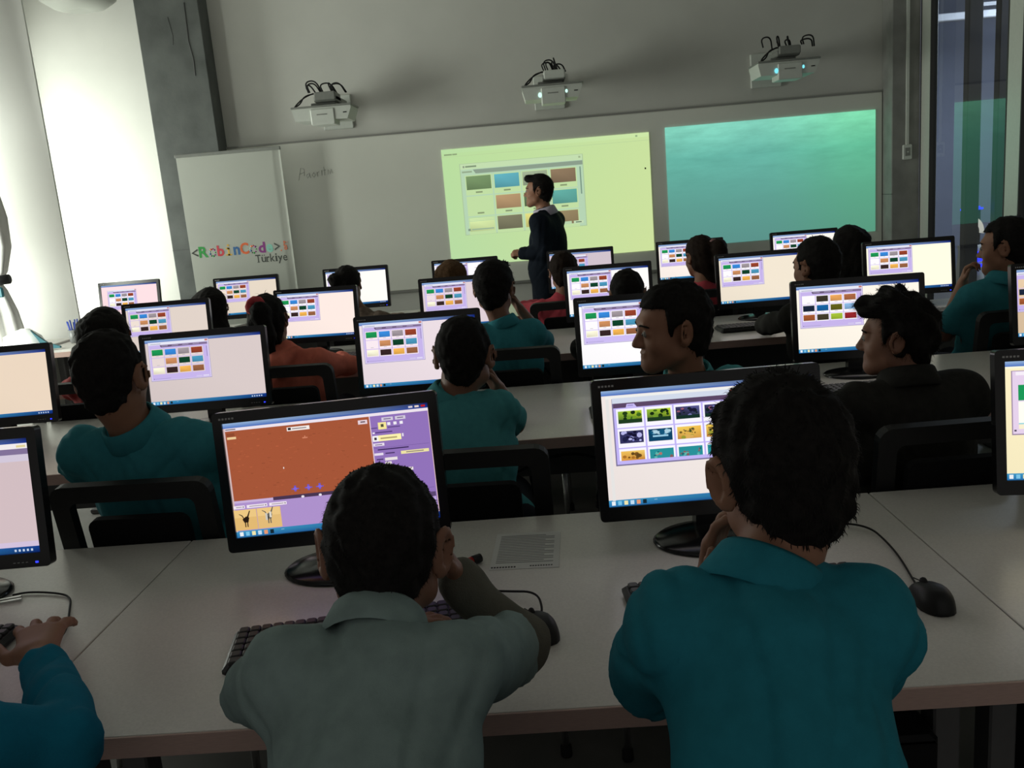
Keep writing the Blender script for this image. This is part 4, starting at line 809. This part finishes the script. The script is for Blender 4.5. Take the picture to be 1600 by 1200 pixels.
    if style == 'longpony':
        A_.cone(g(0, -.085, .06), g(.01, -.13, .035), .026*hs, .04*hs, .02); A_.chain([g(.01, -.125, .04), g(.02, -.13, -.06), g(.03, -.11, -.16)], [.042*hs, .038*hs, .016*hs], .02)
        A_.chain([g(-.045, -.045, -.02), g(-.045, -.06, -.1)], [.035*hs, .02*hs], .03); A_.chain([g(.045, -.045, -.02), g(.045, -.06, -.1)], [.035*hs, .02*hs], .03)
    if style == 'sidepony':
        A_.ell(g(0, -.03, -.03), V(.076, .062, .075)*hs, Rh, .02); A_.chain([g(.0, -.06, -.05), g(.02, -.06, -.13)], [.05*hs, .035*hs], .03); A_.cone(g(.03, -.08, .05), g(.055, -.12, .03), .024*hs, .036*hs, .02); A_.chain([g(.05, -.12, .04), g(.06, -.12, -.05), g(.045, -.10, -.15)], [.042*hs, .045*hs, .02*hs], .02)
    if style == 'bun': A_.ell(g(-.06, -.085, .03), V(.042, .04, .042)*hs, Rh, .02)
    hv = min(max(vox, .005), .009)
    hm, P, Q = A_.mesh('hair', M[hair], hv, bumps(seed, .0024 if style != 'curly' else .006, 210 if style != 'curly' else 150), clips)
    if nst:
        ln = dict(curly=.017, long=.05, longpony=.035, crop=.0075, quiff=.017).get(style, .013)*hs
        vs, q4, t3 = strands(P, Q, H, g(0, -.045, .10), nst, ln, seed, .0007 if vox < .008 else .0015, (.14 if 'long' in style or 'pony' in style else .3) if style != 'curly' else .6, .5 if 'long' in style or 'pony' in style else .15)
        k0 = len(P); hm2 = np_mesh('hair', np.concatenate([P, vs]), np.concatenate([Q, q4+k0]), M[hair], t3+k0); bpy.data.meshes.remove(hm); hm = hm2
    link('hair', hm, root)
    return root, g, Rh, O, dict(S=S, Nb=Nb, up=up, fw=fw, ri=ri)
def torus_at(root, c, ax, R1, R2, m, name):
    ax = nrm(ax); u = nrm(np.cross(ax, V(.3, .2, .9))); v_ = np.cross(ax, u); pts = [c+R1*(1+.08*(k % 2))*(math.cos(2*math.pi*k/18)*u+math.sin(2*math.pi*k/18)*v_) for k in range(19)]
    MB().tube(pts, R2, 8).build(name, m, root)

# front row
person('boy in pale grey-green polo over olive sleeves, seen from behind in front', (-.240, 1.15, 1.028), (0, .18, .05), 1.02, (-.246, 1.05, .938), .107, 0, (-.225, .70, .578), 1.0,
       (dict(E=(-.465, 1.20, .80), W=(-.30, 1.36, .79), d=(.8, .6, .05), b=(0, 0, 1), curl=.3), dict(E=(-.068, 1.235, .82), W=(-.150, 1.22, .94), d=(-.45, .05, .8), b=(.6, .5, .2), curl=1.1, thumb=.3)),
       'paleteal', 'short', 'olive', 'skin2', 'hair', 'crop', .0048, seed=3, nst=5200)
person('boy in blue-teal polo leaning his cheek on his left hand', (.274, 1.02, 1.148), (.12, .10, -.08), .975, (.232, .945, 1.022), .102, -.05, (.2, .60, .578), 1.0,
       (dict(E=(.10, 1.15, .80), W=(.196, 1.10, .965), d=(.15, -.05, 1), b=(-.8, .5, 0), curl=.35, thumb=.2), dict(E=(.40, 1.10, .81), W=(.40, 1.33, .815), d=(-.2, 1, 0), b=(0, 0, 1), curl=.4)),
       'teal2', 'short', None, 'skin', 'hair', 'short', .0048, seed=5, nst=5200)
person('child at the left edge, mostly cut off, in bright blue sleeve on mouse', (-1.18, 1.05, 1.15), (0, .2, 0), 1.0, (-1.03, .93, 1.0), .12, 0, (-1.10, .60, .578), 1.0,
       (dict(E=(-1.25, 1.2, .80), W=(-1.10, 1.365, .80), d=(.25, .95, .06), b=(0, 0, 1), curl=.45), dict(E=(-.70, 1.085, .795), W=(-.885, 1.345, .800), d=(-.40, .9, .10), b=(0, -.1, 1), curl=.24, thumb=.0, spread=.4, s=1.12, cuff=.06)),
       'bluesl', 'long', None, 'skin', 'hair', 'short', .0048, seed=8, nst=600)
# second row
person('big boy in teal polo seen from behind, second row at left', (-1.108, 2.2, 1.128), (.03, .08, 0), 1.05, (-1.08, 2.22, .963), .158, -.04, (-1.03, 2.34, .578), 1.12,
       (None, None), 'teal', 'short', None, 'skin', 'hair', 'crop', .0075, seed=11, nst=2500)
person('boy in teal polo resting chin on right hand, second row', (-.226, 2.5, 1.06), (-.10, .12, .04), 1.0, (-.275, 2.48, .93), .122, .02, (-.2, 2.38, .578), 1.0,
       (None, dict(E=(-.105, 2.68, .80), W=(-.140, 2.60, .93), d=(-.5, -.1, .9), b=(.6, .5, .2), curl=1.0)), 'tealp', 'short', None, 'skin2', 'hair', 'crop', .0075, seed=13, nst=2500)
person('boy in teal polo turning his face to the left, second row', (.352, 2.36, 1.118), (1.70, .10, -.06), 1.03, (.40, 2.40, .955), .12, .25, (.36, 2.32, .578), 1.0,
       (None, None), 'tealp', 'short', None, 'skin', 'hair', 'short', .0062, seed=17, nst=3000, gaze=.3)
person('curly-haired boy in charcoal jacket facing left, second row at right', (.945, 2.36, 1.045), (1.08, .04, 0), .92, (.965, 2.32, .915), .142, .15, (.97, 2.30, .578), 1.08,
       (None, None), 'jacket', 'long', None, 'skin2', 'hair', 'curly', .0062, seed=19, nst=3500, collar=True)
# third row
person('dark-haired child half hidden behind the big teal boy, third row', (-1.945, 3.9, 1.035), (.1, .1, 0), 1.1, (-1.97, 3.84, .86), .12, 0, None, 1.0, (None, None), 'redtop', 'long', None, 'skin2', 'hair', 'long', .011, seed=23, nst=700, collar=False)
gl, gg, gR, gO, gd = person('girl with ponytail and red scrunchie in coral hoodie, third row', (-1.215, 3.92, 1.045), (.0, .1, -.05), 1.0, (-1.14, 3.86, .885), .135, -.1, (-1.1, 3.90, .578), 1.0, (None, None), 'orange', 'long', None, 'skin2', 'hair', 'longpony', .009, seed=29, nst=1500, collar=False,
       extra=lambda F, S, pel, up, fw, ri: (F.chain([S+up*.03-ri*.07-fw*.03, S-fw*.10-up*.01, S+up*.03+ri*.07-fw*.03], [.03, .04, .03], .03)))
torus_at(gl, gg(-.012, -.118, .068), gR @ V(-.2, -1, .5), .026, .019, M['scrunchie'], 'scrunchie')
person('boy in teal polo with hand at his chin, third row centre', (-.195, 3.96, 1.105), (-.15, .1, .05), 1.06, (-.165, 3.92, .93), .125, 0, (-.14, 3.90, .578), 1.02,
       (None, dict(E=(.02, 4.15, .80), W=(-.085, 4.05, .985), d=(-.5, .1, .8), b=(.6, .4, .2), curl=1.0)), 'teal', 'short', None, 'skin2', 'hair', 'quiff', .009, seed=31, nst=1500)
person('child whose round dark head shows between two white screens, third row', (.405, 4.05, 1.02), (0, .15, 0), 1.0, (.405, 3.98, .83), .118, 0, None, 1.0, (None, None), 'jacket', 'long', None, 'skin2', 'hair', 'crop', .011, seed=37, nst=700)
person('short-haired boy in dark top reaching for keyboard, third row', (1.205, 3.87, 1.10), (.55, .1, 0), 1.06, (1.23, 3.84, .92), .13, .1, None, 1.0,
       (dict(E=(1.05, 4.14, .81), W=(1.12, 4.40, .79), d=(.2, 1, 0), b=(0, 0, 1), curl=.3, cuff=.06), None), 'jacket', 'long', None, 'skin', 'hair', 'short', .009, seed=41, nst=1200)
person('boy in teal polo with bare arm at right, third row', (1.95, 3.75, 1.128), (.85, .08, 0), 1.03, (1.935, 3.72, .965), .132, .15, (1.93, 3.90, .578), 1.05,
       (dict(E=(1.76, 3.87, .755), W=(1.84, 3.89, .968), d=(.25, -.1, 1), b=(-.7, .6, 0), curl=.9), None), 'teal', 'short', None, 'skin', 'hair', 'short', .0085, seed=43, nst=1500)
# back row
person('girl with long dark hair in red top, back row below the banner', (-2.0, 5.37, .985), (0, .12, 0), 1.08, (-1.98, 5.31, .81), .12, 0, None, 1.0, (None, None), 'redtop', 'long', None, 'skin2', 'hair', 'long', .012, seed=47, nst=800, collar=False)
person('girl with dark bun in taupe sweater, back row', (-1.165, 5.45, 1.055), (0, .1, 0), 1.0, (-1.09, 5.40, .86), .125, -.1, None, 1.0, (None, None), 'taupe', 'long', None, 'skin2', 'hair', 'bun', .012, seed=53, nst=700, collar=False)
person('light brown head peeking above a screen, back row centre', (-.535, 5.6, 1.03), (0, .15, 0), 1.0, (-.535, 5.54, .85), .115, 0, None, 1.0, (None, None), 'taupe', 'long', None, 'skin', 'hairl', 'long', .012, seed=59, nst=600, collar=False)
person('brown-haired child in raspberry top beside the teacher, back row', (.165, 5.37, 1.035), (-.1, .1, 0), 1.04, (.145, 5.31, .855), .13, 0, None, 1.02,
       (dict(E=(-.09, 5.56, .80), W=(.03, 5.82, .79), d=(.6, .8, 0), b=(0, 0, 1), curl=.4), None), 'pink', 'long', None, 'skin', 'hairb', 'short', .011, seed=61, nst=900, collar=False)
g2, gg2, gR2, gO2, gd2 = person('girl in raspberry top with pale pink ribbon on ponytail, back row', (.985, 5.37, 1.06), (.35, .1, 0), 1.06, (.985, 5.30, .865), .14, 0, None, 1.05, (None, None), 'pink', 'long', None, 'skin', 'hairb', 'sidepony', .011, seed=67, nst=900, collar=False)
torus_at(g2, gg2(.036, -.09, .05), gR2 @ V(.4, -1, -.1), .027, .012, M['pinkscr'], 'ribbon')
person('girl with long black hair at the right of the back row', (1.865, 5.37, 1.045), (.1, .1, 0), 1.08, (1.865, 5.31, .85), .12, 0, None, 1.0, (None, None), 'jacket', 'long', None, 'skin2', 'hair', 'long', .011, seed=71, nst=900, collar=False)
# the teacher
def coat(F, S, pel, up, fw, ri):
    [F.chain([S-up*.2, pel+V(0, 0, .02)+ri*q, pel+V(0, 0, -.27)-fw*.01+ri*q], [.12, .125, .135], .05) for q in (-.085, 0, .085)]
tr, tg, tR, tO, td = person('teacher in dark navy coat standing before the yellow-green picture', (.066, 7.2, 1.535), (1.42, -.02, 0), 1.09, (.118, 7.2, 1.345), .165, 1.15, (.108, 7.2, .90), 1.32,
       (dict(E=(.06, 7.02, 1.06), W=(-.10, 7.06, 1.06), d=(-.9, .25, .1), b=(-.1, -.6, .6), curl=1.0, s=.95), dict(E=(.06, 7.36, 1.06), W=(-.10, 7.18, 1.05), d=(-.8, -.5, .1), b=(-.2, .5, .7), curl=1.0, s=.95)),
       'navy', 'long', None, 'skin', 'hair', 'quiff', .009, 'lilac', 'stand', 73, 2200, coat)

# ------------------------------------------------------------------ chairs
def make_chair():
    t = empty('chair', (0, 0, 0))
    MB().box((-.2, -.18, .44), (.2, .22, .475), b=.014).build('seat', M['mesh'], t)
    T = Matrix.Translation((0, -.2, .46)) @ Matrix.Rotation(math.radians(8), 4, 'X')
    o = rrect(-.205, .0, .205, .43, .035); i = rrect(-.16, .02, .16, .385, .02); n = len(o); b = MB()
    for y, fl in ((-.014, 0), (.014, 1)): b.add([(x, y, z) for x, z in o]+[(x, y, z) for x, z in i], [((k, (k+1) % n, (k+1) % n+n, k+n) if not fl else (k, k+n, (k+1) % n+n, (k+1) % n)) for k in range(n)], T=T)
    for ring, fl in ((o, 0), (i, 1)): b.add([(x, -.014, z) for x, z in ring]+[(x, .014, z) for x, z in ring], [((k, k+n, (k+1) % n+n, (k+1) % n) if not fl else (k, (k+1) % n, (k+1) % n+n, k+n)) for k in range(n)], T=T)
    b.build('back_frame', M['black'], t)
    p = MB(); pi_ = rrect(-.128, .022, .128, .335, .025); m_ = len(pi_); p.add([(x, -.01, z) for x, z in pi_]+[(x, .012, z) for x, z in pi_], [list(range(m_)), list(range(2*m_-1, m_-1, -1))]+[(k, k+m_, (k+1) % m_+m_, (k+1) % m_) for k in range(m_)], T=T); p.build('back_panel', M['mesh'], t)
    for sx_, y0, y1 in ((-1, -.17, -.22), (1, -.17, -.22), (-1, .19, .22), (1, .19, .22)):
        l = MB().tube([(sx_*.18, y0, .445), (sx_*.19, y1, .02)], .011, 10).build('leg', M['chrome'], t); MB().lathe([(.014, 0), (.016, .004), (.015, .03), (.012, .034)], 12, T=Matrix.Translation((sx_*.19, y1, 0))).build('foot_cap', M['rubber'], l)
    return t
CH = [
    (-.225, .66, 0, 'black chair under the boy in pale grey-green polo'), (.2, .56, 0, 'black chair under the boy in blue-teal polo'), (-1.12, .58, 0, 'black chair under the child cut by the left edge'),
    (-1.02, 2.308, -3, 'black open-frame chair behind the back of the big teal boy'), (-.2, 2.37, -2, 'black open-frame chair of the chin-resting boy, chrome legs'), (.335, 2.33, 0, 'black chair of the boy turning his face left'), (.97, 2.308, 2, 'black chair behind the charcoal jacket'),
    (-1.97, 3.842, 0, 'black chair of the dark-haired child at left, third row'), (-1.06, 3.842, -3, 'black open-frame chair behind the coral hoodie'), (-.12, 3.842, -3, 'black open-frame chair of the teal boy in third row centre'), (.405, 3.842, 0, 'black chair of the round dark head, third row'), (1.23, 3.842, 0, 'black chair of the short-haired boy, third row'), (1.94, 3.842, 4, 'black chair of the teal boy with bare arm at right'),
    (-1.98, 5.366, 0, 'black chair of the girl below the banner'), (-1.09, 5.366, 0, 'black chair of the girl with bun'), (-.535, 5.366, 0, 'black chair of the light brown head'), (.15, 5.366, 0, 'black open-frame chair behind the raspberry top beside the teacher'), (.985, 5.366, 0, 'black chair behind the girl with pale pink ribbon'), (1.865, 5.366, 0, 'black chair of the girl with long black hair'),
]
ch0 = make_chair()
for i, (x, y, rz, lb) in enumerate(CH):
    if i == 0: ch0.location = (x, y, 0); tag(ch0, lb, 'chair', 'black chairs at the desks')
    else: dup(ch0, (x, y, 0), math.radians(rz), lb)

# ------------------------------------------------------------------ keyboards, mice and small things on the desks
def make_keyboard():
    t = empty('keyboard', (0, 0, 0)); MB().box((-.222, -.075, 0), (.222, .075, .02), b=.007).build('case', M['black'], t)
    k = MB(); R_ = random.Random(2)
    for j in range(6):
        n = 21 if j < 5 else 12
        for i in range(n):
            if i in (15, 16) and j in (1, 3): pass
            x0 = -.212+i*.424/n; w_ = .424/n; y0 = .064-j*.0225; k.box((x0+.001, y0-.0195, .019), (x0+w_-.001, y0, .0265), b=.002)
    o = k.build('keys', M['key'], t); o['kind'] = 'stuff'
    MB().box((.12, .067, .02), (.124, .071, .0212)).build('indicator_light', M['ledg'], t); return t
KB = [(-.375, 1.46, 9, 'black keyboard with green light under the arms of the front boy'), (.342, 1.52, 4, 'black keyboard left of the blue-teal shoulder'), (-1.275, 1.50, 3, 'black keyboard at the left edge beside the hand on mouse'),
      (-.98, 3.0, 0, 'black keyboard right of the big teal boy, second row'), (.37, 2.98, 0, 'black keyboard behind the face of the boy turning left'), (1.05, 3.02, 3, 'black keyboard before the curly-haired boy'), (-.50, 2.93, 0, 'black keyboard before the chin-resting boy'),
      (-.98, 4.60, -6, 'black keyboard right of the coral girl'), (1.13, 4.56, 4, 'black keyboard under the hand of the short-haired boy, third row'), (1.98, 4.55, 0, 'black keyboard under the bright cream screen at right'), (-.42, 4.52, 0, 'black keyboard before the teal boy, third row centre')]
kb0 = make_keyboard()
for i, (x, y, rz, lb) in enumerate(KB):
    if i == 0: kb0.location = (x, y, DZ); kb0.rotation_euler = (0, 0, math.radians(rz)); tag(kb0, lb, 'keyboard', 'black keyboards on the desks')
    else: dup(kb0, (x, y, DZ), math.radians(rz), lb)
def make_mouse():
    t = empty('mouse', (0, 0, 0)); vs = []; fs = []; n, m_ = 20, 7
    for j in range(m_+1):
        ph = j/m_*math.pi/2
        for i in range(n):
            a = 2*math.pi*i/n; rr = math.cos(ph)**.45 if j < m_ else .0; x = .031*rr*math.copysign(abs(math.cos(a))**.8, math.cos(a)); y = .052*rr*math.copysign(abs(math.sin(a))**.85, math.sin(a)); vs.append((x*(1-.08*(y > 0)), y, .037*math.sin(ph)*(1-.25*(y/.052)**2 if rr else 1)*(1-.15*(y/.05))+.001))
    for j in range(m_):
        for i in range(n): q = (i+1) % n; fs.append((j*n+i, j*n+q, (j+1)*n+q, (j+1)*n+i))
    fs.append(list(range(n))[::-1]); MB().add(vs, fs, 0, True).build('shell', M['black'], t)
    MB().lathe([(.009, -.003), (.010, 0), (.009, .003)], 14, T=Matrix.Translation((0, .022, .031)) @ Matrix.Rotation(math.pi/2, 4, 'Y')).build('scroll_wheel', M['rubber'], t); MB().box((-.0007, .008, .0335), (.0007, .05, .0352), T=Matrix.Rotation(-.18, 4, 'X') @ Matrix.Translation((0, 0, .001))).build('button_seam', M['gloss'], t); return t
ms0 = make_mouse()
MS = [(.645, 1.455, 8, 'black mouse right of the blue-teal shoulder', [(0, .05, .008), (.008, .09, .003), (.025, .19, .003), (.03, .27, .004), (.02, .34, .012), (-.03, .39, .006), (-.09, .36, .003), (-.145, .352, .003)]),
      (-.955, 1.465, 18, 'black mouse under the hand at the left edge', [(0, .05, .01), (-.012, .11, .004), (-.055, .2, .003), (-.085, .265, .003), (-.12, .29, .004), (-.20, .31, .004), (-.232, .298, .004)]),
      (-.045, 1.44, 25, 'black mouse at the elbow of the boy in pale polo', [(0, .05, .008), (.01, .07, .01), (0, .13, .02), (-.06, .17, .006), (-.12, .19, .003), (-.2, .25, .003)]),
      (-.115, 2.95, 0, 'shiny dark mouse at the elbow of the chin-resting boy', [(0, .05, .008), (.02, .14, .003), (-.05, .24, .003)]),
      (-.084, 4.57, 0, 'black mouse on the third desk row right of the teal boy', [(0, .05, .008), (.02, .1, .003), (-.05, .17, .003)])]
for i, (x, y, rz, lb, cp) in enumerate(MS):
    if i == 0: r_ = ms0; r_.location = (x, y, DZ); r_.rotation_euler = (0, 0, math.radians(rz)); tag(r_, lb, 'mouse', 'black mice on the desks')
    else: r_ = dup(ms0, (x, y, DZ), math.radians(rz), lb)
    MS[i] = (r_, cp, rz)
for r_, cp, rz in MS:
    c = math.cos(-math.radians(rz)); s = math.sin(-math.radians(rz)); MB().tube([(a*c-b*s, a*s+b*c, z) for a, b, z in cp], .0022, 6, 0, 3).build('cord', M['rubber'], r_)
pp = empty('paper_sheet', (-.068, 1.825, DZ), math.radians(-3), 'white printed sheet lying upside down on the front desk between monitors', 'paper')
MB().box((-.073, -.1, .0003), (.073, .1, .0012)).build('sheet', M['paper'], pp); ln = MB()
for k in range(17): ln.box((-.062, .08-.0093*k, .0012), (.06-.02*((k*7) % 3 == 0), .0835-.0093*k, .0016))
ln.build('text_lines', M['printing'], pp)['kind'] = 'stuff'; ln = MB()
for k in range(9): ln.box((-.07+.006*k, -.093, .0012), (-.066+.006*k, -.087, .0016))
for k in range(9): ln.box((.012+.0055*k, -.09, .0012), (.0155+.0055*k, -.0855, .0016))
ln.build('heading_marks', M['printd'], pp)['kind'] = 'stuff'
pn = empty('marker_pen', (-.218, 1.735, DZ), math.radians(-52), 'red marker with black cap on the front desk beside the hand', 'marker')
MB().tube([(0, -.05, .0105), (0, .045, .0105)], .0088, 12).build('barrel', M['red'], pn); MB().tube([(0, .046, .0105), (0, .066, .0105)], [.0098, .0095], 12).build('cap', M['black'], pn)
for nm, x, y, lb in (('left', -1.22, 1.72, 'silver trinket lying by the cord at the left edge'),):
    t = empty('key_ring', (x, y, DZ), .3, lb, 'key ring'); MB().tube([(.02*math.cos(a), .02*math.sin(a), .004) for a in [k*math.pi/8 for k in range(17)]], .002, 6).build('ring', M['chrome'], t); MB().box((.018, -.004, .002), (.07, .004, .005), b=.001).build('key', M['chrome'], t); MB().box((.02, .012, .002), (.066, .02, .005), b=.001).build('key', M['chrome'], t)
# computers under the front desk
for i, (x, y, lb) in enumerate(((.575, 1.655, 'black computer tower with blue light under the front desk, right of the blue-teal back'), (1.02, 1.655, 'black computer tower with blue light under the front desk, at the right corner'))):
    t = empty('computer_tower', (x, y, 0), 0, lb, 'computer'); MB().box((-.09, -.2, 0), (.09, .2, .47), b=.008).build('case', M['black'], t); MB().box((-.085, -.206, .01), (.085, -.199, .46), b=.003).build('front_panel', M['gloss'], t); MB().ball((.01, -.207, .42), .005, 8).build('power_light', M['ledb'], t); MB().box((-.07, -.209, .36), (.07, -.2055, .385), b=.001).build('drive_door', M['black'], t)
# cables hanging under the second and third desks
for i, (pts, lb) in enumerate((([(-.12, 2.80, .60), (.0, 2.79, .655), (.12, 2.79, .655), (.24, 2.80, .58), (.28, 2.82, .4)], 'black cable looping under the second desk row'), ([(.0, 4.32, .66), (.08, 4.31, .55), (.1, 4.3, .4), (.06, 4.3, .25)], 'black cable hanging under the third desk row, left one'), ([(.2, 4.32, .66), (.24, 4.31, .5), (.18, 4.3, .3)], 'black cable hanging under the third desk row, right one'))):
    tag(MB().tube(pts, .005, 6, 0, 3).build('hanging_cord', M['rubber']), lb, 'cable', 'cables under the desks')
